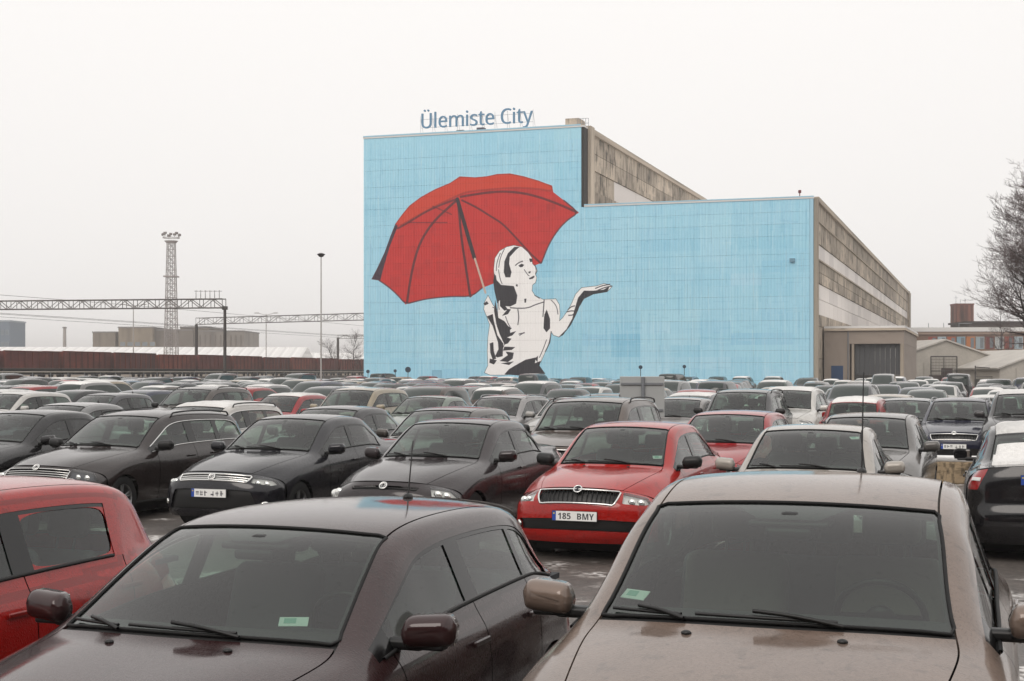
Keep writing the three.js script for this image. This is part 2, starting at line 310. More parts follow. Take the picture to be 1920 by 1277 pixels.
  mesh('ledge', vol(S1 - 0.1, S1 + 0.5, H1 - 0.3, H1 + 0.25, -3.2, -DEEP + 4), conc[1], hall);

  // low loading annex at the foot of the side wall: tan front with a blue door, dark gate under a concrete band, snow on its roof
  const tan = std(0xa4978c, 0.85, 0, { map: repeat(paleTex, 1 / 9) }), A0 = -7, A1 = -36;
  mesh('annex_wall', vol(S2 + 0.32, S2 + 2.9, 0, 6.3, A0, A1), tan, hall);
  mesh('annex_band', vol(S2 + 2.9, S2 + 8.3, 4.95, 6.3, A0, A1), tan, hall);
  mesh('annex_pier', vol(S2 + 7.95, S2 + 8.3, 0, 4.95, A0, A0 - 0.5), conc[3], hall);
  mesh('annex_pier', vol(S2 + 3.1, S2 + 3.35, 0, 4.95, A0 - 0.05, A0 - 0.5), conc[3], hall);
  mesh('annex_side_wall', vol(S2 + 7.9, S2 + 8.28, 0, 4.95, A0 - 0.5, A1), tan, hall);
  const gateM = std(0x45474a, 0.55, 0.2);
  for (let i = 0; i < 9; i++) mesh('gate_panel', vol(S2 + 3.38 + i * 0.507, S2 + 3.86 + i * 0.507, 1.75, 4.9, A0 - 0.7, A0 - 0.8), gateM, hall);
  mesh('gate_base', vol(S2 + 3.36, S2 + 7.94, 0, 1.7, A0 - 0.72, A0 - 0.9), std(0x2a2b2b, 0.7), hall);
  mesh('annex_roof', vol(S2 + 0.32, S2 + 8.5, 6.304, 6.55, A0 + 0.25, A1), conc[2], hall);
  mesh('annex_snow', vol(S2 + 0.34, S2 + 8.45, 6.554, 6.78, A0 + 0.2, A1), snowMat, hall);
  mesh('blue_door', merge([vol(S2 + 1.05, S2 + 2.25, 0, 2.7, A0 + 0.06, A0 + 0.005)]), std(0x1b3f66, 0.5), hall);
  mesh('drain_pipe', (() => { const [x, z] = wall(S2 + 2.75, A0 + 0.1); return bar([x, 0, z], [x, 6.2, z], 0.07, 0.07, 6); })(), greyMetal, hall);
  // roof boxes, railing, masts
  mesh('roof_box', merge([vol(22.5, 24.0, H1 + 0.17, H1 + 1.25, -1.6, -4)]), conc[1], hall);
  mesh('roof_box', vol(10.6, 11.4, H1 + 0.17, H1 + 0.5, -0.6, -1.3), std(0x4a4a4c, 0.7), hall);
  mesh('roof_box', vol(12.9, 13.7, H1 + 0.17, H1 + 0.65, -0.6, -1.4), std(0x5a5a66, 0.7), hall);
  const rail = []; for (let i = 0; i < 5; i++) { const [x, z] = wall(24.0 + i * 0.3, -1.0); rail.push(bar([x, H1, z], [x, H1 + 1.05, z], 0.025)); } { const a = wall(24.0, -1.0), b = wall(25.2, -1.0); for (const h of [0.55, 1.05]) rail.push(bar([a[0], H1 + h, a[1]], [b[0], H1 + h, b[1]], 0.025)); }
  mesh('railing', merge(rail), greyMetal, hall);
  { const [x, z] = wall(47.1, -0.6); mesh('roof_mast', merge([bar([x, H2, z], [x, H2 + 0.8, z], 0.05), rbox(0.28, 0.3, 0.28, 0.05, x, H2 + 0.8, z)]), std(0x6b2f33, 0.6), hall); }
}
// roof letters
{
  const font = await new FontLoader().loadAsync('fonts/droid/droid_sans_regular.typeface.json');
  const sign = thing('roof_sign', 'blue grey rooftop letters on a thin frame above the mural wall', 'sign');
  const [ox, oz] = wall(6.45, -0.5); sign.position.set(ox, H1 + 0.85, oz); sign.rotation.y = -AW;
  const mat = std(0x5d87a6, 0.5);
  let x = 0; const size = 1.62, text = '\u00dclemiste City';
  for (const ch of text) {
    const adv = font.data.glyphs[ch].ha / font.data.resolution * size * 0.96;
    if (ch !== ' ') { const g = new TextGeometry(ch, { font, size, depth: 0.18, curveSegments: 5 }); g.translate(x, 0, 0); mesh('letter', g, mat, sign); }
    x += adv;
  }
  const fr = []; for (let i = 0; i <= 9; i++) { const q = x * i / 9; fr.push(bar([q, -0.75, -0.12], [q, 1.4, -0.12], 0.02, 0.02, 4), bar([q, -0.75, -1.1], [q, 1.1, -0.12], 0.018, 0.018, 4)); }
  fr.push(bar([0, 0.1, -0.12], [x, 0.1, -0.12], 0.022, 0.022, 4), bar([0, 1.0, -0.12], [x, 1.0, -0.12], 0.022, 0.022, 4));
  mesh('support_frame', merge(fr), std(0xb9bdc0, 0.5, 0.3), sign);
  sign.userData.width = x;
}
const M0 = std(0x14181a, 0.08);
// ---------------------------------------------------------------- railway on the left: embankment, wagons, gantries, floodlight mast
const TR0 = [-62.2, -175], TRD = [29.5, -140].map((v) => v / Math.hypot(29.5, 140)), TRN = [TRD[1] * -1, TRD[0]]; // along the track (away), and across it towards the car park
const track = (t, n = 0) => [TR0[0] + TRD[0] * t + TRN[0] * n, TR0[1] + TRD[1] * t + TRN[1] * n];
const TRYAW = Math.atan2(TRD[0], TRD[1]);           // turn of a thing whose length runs along z
{
  const [x, z] = track(70, -14);
  mesh('embankment', box(36, 1.05, 460, x, 0.5, z, TRYAW), std(0x5c544d, 0.95, 0, { map: repeat(concTex, 1 / 3) }), null, 'structure');
  const rl = []; for (const n of [-0.76, 0.76]) { const [a, b] = track(70, n); rl.push(box(0.07, 0.17, 440, a, 1.2, b, TRYAW)); }
  const rails = mesh('railway_track', merge(rl), std(0x4a3a30, 0.6, 0.5), null, 'structure');
}
const rustTex = texture(512, (x, y) => { const n = fbm(x, y, 5, 5, 21), s = fbm(x, y * 0.1, 40, 3, 22), g = fbm(x, y, 90, 2, 23); const v = 0.86 + (n - 0.5) * 0.5 + (s - 0.5) * 0.4 + (g - 0.5) * 0.12; return [v, v * lerp(0.93, 1.02, n), v * lerp(0.9, 1.03, n)]; });
const rusts = [0x9a4a34, 0x7e3530, 0x8b3f2e, 0x6e302c].map((c) => std(c, 0.85, 0.1, { map: repeat(rustTex, 1 / 5) }));
const iron = std(0x221c1a, 0.8, 0.2);
const wagonKinds = ['rust red open goods wagon with ribbed sides', 'dark maroon open goods wagon', 'brown red goods wagon with worn paint', 'dark rusty wagon'];
function wagon(t, i) {
  const [x, z] = track(t), L = 12.9;
  const w = thing('goods_wagon', '', 'wagon', x, 1.28, z, TRYAW, 'goods wagons on the railway track');
  const m = rusts[i % 4], h = i % 3 === 1 ? 2.0 : 2.12;
  mesh('side_wall', merge([box(0.08, h, L, 1.42, 1.25 + h / 2, 0), box(0.08, h, L, -1.42, 1.25 + h / 2, 0), box(2.76, h, 0.08, 0, 1.25 + h / 2, L / 2 - 0.04), box(2.76, h, 0.08, 0, 1.25 + h / 2, -L / 2 + 0.04)]), m, w);
  for (let k = 0; k <= 8; k++) mesh('rib', merge([box(0.1, h - 0.02, 0.14, 1.51, 1.25 + h / 2, -L / 2 + 0.1 + k * (L - 0.2) / 8), box(0.1, h - 0.02, 0.14, -1.51, 1.25 + h / 2, -L / 2 + 0.1 + k * (L - 0.2) / 8)]), rusts[(i + 1) % 4], w);
  mesh('top_rail', merge([box(0.2, 0.14, L, 1.45, 1.25 + h + 0.07, 0), box(0.2, 0.14, L, -1.45, 1.25 + h + 0.07, 0)]), m, w);
  mesh('load', uvPlanar(new THREE.BoxGeometry(2.7, 0.5, L - 0.3).translate(0, 1.25 + h - 0.32, 0), (a) => a, (a, b, c) => c), i % 2 ? snowMat : std(0x3a2c27, 0.95), w);
  mesh('chassis', merge([box(2.7, 0.28, L + 0.1, 0, 1.08, 0), box(0.3, 0.3, L + 1.0, 0, 0.95, 0), box(0.6, 0.6, 3, 0, 0.7, 0)]), iron, w);
  for (const zz of [-4.6, 4.6]) mesh('bogie', merge([box(2.2, 0.35, 2.2, 0, 0.6, zz), ...[-0.9, 0.9].flatMap((d) => [-0.76, 0.76].map((xx) => new THREE.CylinderGeometry(0.46, 0.46, 0.13, 16).rotateZ(Math.PI / 2).translate(xx, 0.46, zz + d)))]), iron, w);
  if (i % 3 !== 1) mesh('ladder', merge([bar([1.58, 1.0, L / 2 - 1.2], [1.58, 1.2 + h, L / 2 - 2.1], 0.03), bar([1.58, 1.0, L / 2 - 1.6], [1.58, 1.2 + h, L / 2 - 2.5], 0.03)]), greyMetal, w);
  return w;
}
const ordinal = ['nearest', 'second', 'third', 'fourth', 'fifth', 'sixth', 'seventh', 'eighth', 'ninth', 'tenth', 'eleventh', 'twelfth', 'thirteenth'];
for (let i = 0; i < 12; i++) { const w = wagon(-9 + i * 13.9, i); w.userData.label = `${wagonKinds[i % 4]}, ${ordinal[i]} from the left in the goods train`; }

const gantryMat = std(0x6f6a67, 0.6, 0.3), poleDark = std(0x45413f, 0.7, 0.2);
function lattice(A, B, w, h, step, r, mat, parent, name) { // four-chord truss beam from A to B
  const a = V(...A), b = V(...B), d = b.clone().sub(a), n = Math.max(2, Math.round(d.length() / step)), side = V(d.z, 0, -d.x).normalize().multiplyScalar(w / 2), up = V(0, h / 2, 0), g = [];
  const P = (i, s, u) => a.clone().addScaledVector(d, i / n).addScaledVector(side, s).addScaledVector(up, u);
  for (const [s, u] of [[1, 1], [-1, 1], [1, -1], [-1, -1]]) g.push(bar(P(0, s, u).toArray(), P(n, s, u).toArray(), r, r, 4));
  for (let i = 0; i < n; i++) for (const s of [1, -1]) { g.push(bar(P(i, s, i % 2 ? 1 : -1).toArray(), P(i + 1, s, i % 2 ? -1 : 1).toArray(), r * 0.7, r * 0.7, 4), bar(P(i, s, 1).toArray(), P(i, s, -1).toArray(), r * 0.6, r * 0.6, 4)); }
  return mesh(name, merge(g), mat, parent);
}
{ // portal gantries over the tracks
  const g = thing('catenary_gantry', 'long dark lattice gantry spanning the tracks in front of the floodlight mast', 'gantry');
  lattice([-34, 10.15, -170], [-68, 10.35, -180], 0.9, 1.05, 1.5, 0.07, gantryMat, g, 'beam');
  mesh('post', merge([bar([-33.9, 0, -170], [-33.9, 9.7, -170], 0.21, 0.17, 8), box(0.6, 0.4, 0.5, -33.9, 9.6, -170)]), poleDark, g);
  mesh('post', bar([-68, 0, -180], [-68, 9.7, -180], 0.27, 0.22, 8), poleDark, g);
  const ins = []; for (let i = 0; i < 6; i++) ins.push(bar([-34.6 - i * 0.55, 10.7, -170.2], [-34.6 - i * 0.55, 11.7, -170.2], 0.04, 0.03, 4), bar([-34.8 - i * 0.55, 11.6, -170.2], [-34.3 - i * 0.55, 11.6, -170.2], 0.03, 0.03, 4));
  mesh('insulator_rack', merge(ins), gantryMat, g);
  const h = thing('catenary_gantry', 'thinner pale gantry further back beside the blue hall', 'gantry');
  lattice([-50, 10.1, -229], [-20, 10.2, -211], 0.8, 1.0, 1.8, 0.055, gantryMat, h, 'beam');
  mesh('post', bar([-50.2, 0, -229], [-50.2, 9.6, -229], 0.28, 0.24, 8), poleDark, h);
  const q = thing('catenary_gantry', 'small far gantry in front of the bare shrubs', 'gantry');
  lattice([-40.5, 10.2, -335], [-24, 10.2, -330], 0.8, 0.8, 2, 0.05, gantryMat, q, 'beam');
  mesh('post', bar([-40.5, 0, -335], [-40.5, 10, -335], 0.32, 0.28, 8), poleDark, q);
  const wr = []; for (const [dx, y] of [[0, 10.9], [-3, 9.0], [-8, 9.2], [-12, 9.1]]) wr.push(tube([[-88 + dx, y + 1, -120], [-52 + dx, y - 0.2, -178], [-24 + dx, y + 0.1, -300]], 0.022, 4));
  tag(mesh('overhead_wire', merge(wr), std(0x55504e, 0.6)), 'thin overhead railway wires strung across the gantries', 'wire');
}
{ // floodlight mast
  const [x, z] = at(321, 350), m = thing('floodlight_mast', 'tall steel lattice floodlight mast with a ringed lamp platform', 'mast', x, 0, z);
  const mm = std(0x8b8380, 0.6, 0.3), g = [], Ht = 33.5;
  const W = (y) => lerp(1.55, 0.85, y / Ht);
  for (let k = 0; k < 4; k++) { const sx = k & 1 ? 1 : -1, sz = k & 2 ? 1 : -1; g.push(bar([sx * W(0), 0, sz * W(0)], [sx * W(Ht), Ht, sz * W(Ht)], 0.12, 0.08, 5)); }
  for (let i = 0; i < 20; i++) { const y = i * Ht / 20, y2 = (i + 1) * Ht / 20, a = W(y), b = W(y2); for (const [p, q] of [[[-1, -1], [1, -1]], [[1, -1], [1, 1]], [[1, 1], [-1, 1]], [[-1, 1], [-1, -1]]]) { g.push(bar([p[0] * a, y, p[1] * a], [q[0] * b, y2, q[1] * b], 0.05, 0.05, 4), bar([q[0] * a, y, q[1] * a], [p[0] * b, y2, p[1] * b], 0.05, 0.05, 4), bar([p[0] * a, y, p[1] * a], [q[0] * a, y, q[1] * a], 0.05, 0.05, 4)); } }
  mesh('lattice_tower', merge(g), mm, m);
  mesh('ladder', merge([bar([0.25, 0, 0], [0.25, Ht, 0], 0.07, 0.07, 4), bar([-0.25, 0, 0], [-0.25, Ht, 0], 0.07, 0.07, 4), ...Array.from({ length: 40 }, (_, i) => bar([-0.25, i * 0.84, 0], [0.25, i * 0.84, 0], 0.04, 0.04, 4))]), std(0x5d5654, 0.6, 0.3), m);
  mesh('platform', new THREE.CylinderGeometry(1.7, 1.2, 0.55, 12).translate(0, Ht + 0.1, 0), mm, m); mesh('guard_ring', new THREE.TorusGeometry(2.0, 0.09, 5, 20).rotateX(Math.PI / 2).translate(0, Ht + 1.1, 0), mm, m); mesh('landing', box(3.2, 0.3, 3.2, 0, 25.2, 0), mm, m);
  const base = [merge([rbox(0.75, 0.55, 0.45, 0.08, 0, 0, 0.2), bar([0, -0.8, 0], [0, 0, 0], 0.06, 0.06, 4)])][0];
  for (let k = 0; k < 9; k++) { const a = k / 9 * 6.283, l = mesh('lamp', base, std(0x77706e, 0.5, 0.3), m); l.position.set(Math.cos(a) * 1.9, Ht + 1.85 + (k % 2) * 0.3, Math.sin(a) * 1.9); l.rotation.y = Math.PI / 2 - a; }
}
function streetLamp(px, Z, top, label, arms, r = 0.075) {
  const [x, z] = at(px, Z), l = thing('street_lamp', label, 'street lamp', x, 0, z);
  const m = std(0xaba6a3, 0.5, 0.2);
  mesh('pole', bar([0, 0, 0], [0, top, 0], r, r * 0.6, 8), m, l);
  if (!arms) { mesh('lamp_head', merge([new THREE.CylinderGeometry(0.34, 0.16, 0.22, 14).translate(0, top + 0.1, 0), new THREE.CylinderGeometry(0.1, 0.36, 0.1, 14).translate(0, top + 0.26, 0)]), std(0x3a3838, 0.5, 0.3), l); return; }
  for (const s of [-1, 1]) { mesh('arm', bar([0, top - 0.25, 0], [s * arms, top + 0.15, 0], r * 0.45, r * 0.4, 5), m, l); mesh('lamp_head', rbox(arms * 0.55, 0.16, 0.3, 0.06, s * arms * 1.15, top + 0.17, 0), m, l); }
}
streetLamp(602, 118, 11.5, 'slim grey street lamp with a mushroom head, nearest the blue wall', 0);
streetLamp(250, 250, 13.6, 'thin twin-armed street lamp behind the gantry, beside the grey block', 1.6, 0.12);
streetLamp(499, 262, 12.6, 'thin twin-armed street lamp between the gantries, right of the grey block', 1.5, 0.11);

// far buildings on the left
function windowsOn(parent, w, h, z, x0, y0, nx, ny, sx, sy, mat, mat2) { const g = new THREE.BoxGeometry(w, h, 0.3), p = new THREE.BoxGeometry(w * 0.84, h * 0.86, 0.1); for (let i = 0; i < nx; i++) for (let j = 0; j < ny; j++) { const f = mesh('window', g, mat2, parent); f.position.set(x0 + i * sx, y0 + j * sy, z + 0.02); const q = mesh('pane', p, mat, f); q.position.set(0, 0, 0.14); } }
const farPane = std(0x6e757a, 0.2), farFrame = std(0xbdb8b2, 0.7);
{
  const [x, z] = at(328, 520), b = thing('grey_block', 'long grey blank industrial block behind the floodlight mast', 'building', x, 0, z);
  const gm = [0x7a756f, 0x837c72, 0x6e6a67, 0x7f7d7d, 0x90866f].map((c) => std(c, 0.9, 0, { map: repeat(concTex, 1 / 18) }));
  mesh('wall', box(8, 15.8, 30, -22.5, 7.9, -4), gm[0], b);
  mesh('wall', box(12, 17.4, 34, -10.6, 8.7, -3), gm[1], b);
  mesh('wall', box(13.5, 16.6, 30, 2.2, 8.3, -4), gm[2], b);
  mesh('wall', box(10, 17.6, 30, 9.2, 8.8, -5), gm[0], b);
  mesh('wall', box(16, 16.2, 30, 19.0, 8.1, -4), gm[3], b);
  mesh('parapet', merge([box(8.4, 0.5, 30.4, -22.5, 16.05, -4), box(12.4, 0.5, 34.4, -10.6, 17.65, -3), box(13.2, 0.5, 30.4, 2.2, 16.85, -4), box(10.2, 0.5, 30.4, 9.2, 17.85, -5), box(16.4, 0.5, 30.4, 19, 16.45, -4)]), std(0x6f6b69, 0.9), b);
  for (let i = 0; i < 9; i++) mesh('wall_rib', box(0.3, 15, 0.3, 11.5 + i * 1.8, 7.6, 11.2), gm[2], b);
  windowsOn(b, 2.2, 1.6, 14.1, -15, 3, 5, 3, 2.6, 4.4, farPane, gm[4]);
}
function lowHall(name, px, Z, w, h, d, label, wallC, slope = 0, tilt = 0) {
  const [x, z] = at(px, Z), b = thing(name, label, 'building', x, 0, z, tilt);
  mesh('wall', box(w, h, d, 0, h / 2, -d / 2), std(wallC, 0.85, 0, { map: repeat(concTex, 1 / 12) }), b);
  const s = new THREE.Shape(); s.moveTo(-d / 2 - 0.5, 0); s.lineTo(-d / 2 - 0.5, 0.6); s.lineTo(0, 0.5 + slope); s.lineTo(d / 2 + 0.5, 0.5); s.lineTo(d / 2 + 0.5, 0);
  mesh('snowy_roof', new THREE.ExtrudeGeometry(s, { depth: w + 1, bevelEnabled: false }).rotateY(Math.PI / 2).translate(-w / 2 - 0.5, h, -d / 2), snowMat, b);
  return b;
}
lowHall('warehouse', 120, 400, 130, 5.4, 40, 'long low warehouse with a snow covered roof right behind the train', 0x8d8883, 3.4, 0.05);
lowHall('warehouse', 570, 440, 76, 4.6, 34, 'low snow roofed shed between the grey block and the blue hall', 0x98928c, 3.0, 0.1);
lowHall('warehouse', 130, 560, 46, 7.5, 30, 'pale flat shed with a snowy roof left of the grey block', 0xb3aba4, 0.8);
lowHall('warehouse', 480, 640, 30, 9, 20, 'small grey shed right of the grey block', 0x8a8583, 0.6);
{
  const [x, z] = at(2, 430), b = thing('office_block', 'slate blue office block cut by the left edge of the view', 'building', x, 0, z);
  mesh('wall', box(5.4, 17, 14, -0.2, 8.5, -7), std(0x5f6a76, 0.6), b);
  mesh('roof', box(5.8, 0.5, 14.4, -0.2, 17.25, -7), std(0x8a8f96, 0.7), b);
  windowsOn(b, 1.0, 1.5, 0.0, -2.1, 3, 4, 4, 1.3, 3.6, farPane, std(0x77828d, 0.6));
  const [cx, cz] = at(121, 520), c = thing('chimney', 'short grey chimney standing on the pale shed', 'chimney', cx, 0, cz);
  mesh('stack', new THREE.CylinderGeometry(0.55, 0.75, 18, 10).translate(0, 9, 0), std(0x8f8985, 0.8), c);
  mesh('cap', new THREE.CylinderGeometry(0.75, 0.75, 0.5, 10).translate(0, 18, 0), std(0x6f6a68, 0.8), c);
}
// ---------------------------------------------------------------- bare trees
const barkTex = texture(256, (x, y) => { const v = 0.5 + (fbm(x, y * 0.3, 30, 4, 31) - 0.5) * 0.7; return [v, v * 0.95, v * 0.92]; });
const bark = std(0x4a4040, 0.95, 0, { map: repeat(barkTex, 2, 2) }), twigMat = std(0x6a5c5b, 0.95);
function bareTree(label, x, z, H, R, depth, name = 'bare_tree', group) {
  const t = thing(name, label, name === 'bare_tree' ? 'tree' : 'shrub', x, 0, z, 0, group), levels = [[], [], []];
  const limb = (p, dir, len, r, lv) => {            // a wandering tapering limb that forks all along its length
    const n = lv < 1 ? 11 : lv < 2 ? 5 : 3; let a = p.clone(), d = dir.clone(), r0 = r; const bend = V(rr(-1, 1), rr(0, 0.6), rr(-1, 1)).multiplyScalar(0.12);
    for (let i = 0; i < n; i++) {
      d.add(bend).add(V(rr(-0.16, 0.16), rr(-0.06, 0.16), rr(-0.16, 0.16))).normalize();
      const b = a.clone().addScaledVector(d, len / n), r1 = Math.max(0.007, r * lerp(1, 0.3, (i + 1) / n));
      levels[lv < 1 ? 0 : lv < 3 ? 1 : 2].push(bar(a.toArray(), b.toArray(), r0, r1, lv < 2 ? 7 : lv < 4 ? 4 : 3));
      const start = lv === 0 ? 2 : 0;
      if (lv < depth && i >= start) for (let q = 0, k = lv === 0 ? 2.5 : lv < 2 ? 1.6 : 1.05 + rnd(); q + 0.5 < k; q++) {
        const az = rr(0, 6.283), spread = lv === 0 ? rr(0.75, 1.15) : rr(0.45, 0.95);
        const side = V(Math.cos(az), rr(-0.25, 0.35), Math.sin(az)); side.addScaledVector(d, -side.dot(d)).normalize();
        const dd = d.clone().multiplyScalar(Math.cos(spread)).addScaledVector(side, Math.sin(spread)); if (dd.y < -0.25) dd.y *= -0.3;
        limb(b, dd.normalize(), len * (lv === 0 ? lerp(0.34, 0.15, i / n) : rr(0.42, 0.66)), r1 * rr(0.45, 0.65), lv + 1);
      }
      a = b; r0 = r1;
    }
  };
  limb(V(0, -0.2, 0), V(0, 1, 0), H, R, 0);
  mesh('trunk', merge(levels[0]), bark, t); mesh('branches', merge(levels[1]), bark, t); if (levels[2].length) mesh('twigs', merge(levels[2]), twigMat, t, 'stuff');
  
}
{ const [x, z] = at(1984, 92); bareTree('tall bare winter tree cut by the right edge above the brick building', x, z, 13.8, 0.34, 5); }
for (const [px, Z, h, l] of [[640, 300, 8.5, 'greyish bare shrub with fine twigs, left one beside the blue hall'], [664, 306, 9.5, 'taller bare shrub touching the blue hall edge'], [1880, 250, 12, 'dark bare tree crown behind the brick building roof'], [1585, 168, 3.4, 'small dark conical evergreen shrub beside the blue door']]) { const [x, z] = at(px, Z); bareTree(l, x, z, h, 0.16, 3, 'shrub'); }
// ---------------------------------------------------------------- right background: brick works, tower, tents
{
  const [x, z] = at(1835, 270), b = thing('brick_works', 'long two storey brick building with a snowy roof edge and coloured window bays', 'building', x, 0, z, -0.1);
  const br = std(0xa88f82, 0.9, 0, { map: repeat(concTex, 1 / 9) });
  mesh('wall', box(62, 9.6, 24, 16, 4.8, -12), br, b);
  mesh('snowy_roof', box(63, 0.8, 25, 16, 10.0, -12), snowMat, b);
  mesh('cornice', box(62.6, 0.5, 24.6, 16, 9.34, -12), std(0xa08b7d, 0.85), b);
  const cols = [0x8b3c2c, 0x9fb0b8, 0xa0512f, 0x7c9aa8, 0xb06a35, 0x93a2a8, 0x70322b, 0xb7bcbc].map((c) => std(c, 0.5));
  for (let i = 0; i < 17; i++) { const f = mesh('window', box(1.5, 2.3, 0.3, 0, 0, 0), cols[i % 8], b); f.position.set(-8.5 + i * 1.75, 7.5, 0.02); const q = mesh('pane', box(0.6, 1.9, 0.1), farPane, f); q.position.set(0.3, 0, 0.13); }
  windowsOn(b, 1.3, 1.6, 0.0, -8.5, 2.4, 12, 1, 2.5, 4, farPane, farFrame);
  const [tx, tz] = at(1809, 330), t = thing('brick_tower', 'square red brick tower block with roof aerials above the brick building', 'tower', tx, 0, tz);
  mesh('wall', box(4.1, 17.4, 4.1, 0, 8.7, -2), std(0x9a6a62, 0.9, 0, { map: repeat(concTex, 1 / 6) }), t);
  mesh('parapet', box(4.3, 0.35, 4.3, 0, 17.55, -2), std(0x6f403a, 0.9), t);
  mesh('aerial', merge([bar([-1.4, 17.4, -2], [-1.4, 19.6, -2], 0.05, 0.04, 4), bar([-0.4, 17.4, -2], [-0.4, 18.6, -2], 0.05, 0.04, 4), bar([0.7, 17.4, -2], [0.7, 19.0, -2], 0.05, 0.04, 4), bar([-1.9, 19.1, -2], [-0.9, 19.1, -2], 0.03, 0.03, 4)]), greyMetal, t);
  const [rx, rz] = at(1870, 300), r = thing('roof_storey', 'dark roof storey set back on the brick building', 'building', rx, 0, rz);
  mesh('wall', box(24, 12.2, 12, 6, 6.1, -6), std(0x4c4340, 0.9), r); mesh('roof', box(25, 0.4, 13, 6, 12.4, -6), std(0x3a3433, 0.9), r);
  const [px, pz] = at(1700, 290); const rp = []; for (const d of [2.5, 5.5, 8.5]) rp.push(bar([px + d, 10.3, pz], [px + d, 11.9, pz], 0.07, 0.06, 4)); rp.push(bar([px + 8.5, 11.8, pz], [px + 11, 11.8, pz], 0.05, 0.05, 4));
  for (const g of rp) mesh('vent_pipe', g.translate(-x, 0, -z), greyMetal, b);
}
function tent(label, px, Z, w, d, eave, ridge, turn) {
  const [x, z] = at(px, Z), t = thing('storage_tent', label, 'tent', x, 0, z, turn), m = std(0xc4beb4, 0.75, 0, { map: repeat(paleTex, 1 / 10) });
  mesh('side_wall', merge([box(0.1, eave, d, -w / 2, eave / 2, -d / 2), box(0.1, eave, d, w / 2, eave / 2, -d / 2)]), m, t);
  const s = new THREE.Shape(); s.moveTo(-w / 2, 0); s.lineTo(-w / 2, eave); s.lineTo(0, ridge); s.lineTo(w / 2, eave); s.lineTo(w / 2, 0);
  mesh('gable', new THREE.ExtrudeGeometry(s, { depth: 0.12, bevelEnabled: false }), std(0xc0bab0, 0.8, 0, { map: repeat(paleTex, 1 / 10) }), t);
  const q = new THREE.Shape(), e = 0.45; q.moveTo(-w / 2 - e, eave - 0.2); q.lineTo(0, ridge + 0.02); q.lineTo(w / 2 + e, eave - 0.2); q.lineTo(w / 2 + e, eave); q.lineTo(0, ridge + 0.24); q.lineTo(-w / 2 - e, eave);
  mesh('roof', new THREE.ExtrudeGeometry(q, { depth: d + 0.5, bevelEnabled: false }).translate(0, 0, -d), std(0xcfcac2, 0.7, 0, { map: repeat(paleTex, 1 / 8) }), t);
  for (let i = 1; i < 6; i++) mesh('seam', merge([box(0.06, eave - 0.1, 0.05, -w / 2 + w * i / 6, eave / 2, 0.145)]), std(0x8f8a83, 0.8), t);
  return t;
}
tent('wide pale storage tent with a low ridge beside the hall', 1772, 205, 19, 26, 3.4, 6.5, 0.1);
tent('second pale storage tent cut by the right edge', 1965, 190, 13, 24, 2.6, 4.9, 0.05);
{
  const [x, z] = at(1770, 200), g = thing('mesh_gate', 'dark framed mesh gate in front of the wide pale tent', 'gate', x, 0, z), m = std(0x3a3836, 0.7);
  mesh('frame', merge([bar([-1.8, 0, 0], [-1.8, 4.2, 0], 0.09), bar([1.8, 0, 0], [1.8, 4.2, 0], 0.09), bar([-1.8, 4.2, 0], [1.8, 4.2, 0], 0.09), bar([-1.8, 2.2, 0], [1.8, 2.2, 0], 0.06), bar([0, 0, 0], [0, 4.2, 0], 0.07)]), m, g);
  const w = []; for (let i = 0; i <= 18; i++) w.push(bar([-1.8 + i * 0.2, 0, 0], [-1.8 + i * 0.2, 4.2, 0], 0.02, 0.02, 4)); for (let i = 1; i < 10; i++) w.push(bar([-1.8, i * 0.42, 0], [1.8, i * 0.42, 0], 0.02, 0.02, 4));
  mesh('mesh_infill', merge(w), m, g); mesh('stored_crates', merge([rbox(1.5, 1.6, 1, 0.05, -0.8, 0.8, -1.4), rbox(1.3, 2.6, 1, 0.05, 0.9, 1.3, -1.6)]), std(0x4a3936, 0.9), g);
  const [hx, hz] = at(1850, 192), h = thing('dark_rack', 'low dark open rack in front of the second tent', 'rack', hx, 0, hz);
  mesh('frame', merge([bar([-1.5, 0, 0], [-1.5, 2.9, 0], 0.08), bar([1.5, 0, 0], [1.5, 2.6, 0], 0.08), bar([-1.5, 2.7, 0], [1.5, 2.5, 0], 0.08), bar([-1.5, 1.4, 0], [1.5, 1.4, 0], 0.06)]), m, h);
  mesh('load', rbox(2.8, 1.1, 1, 0.1, 0, 0.6, -0.3), std(0x3f4038, 0.9), h);
}
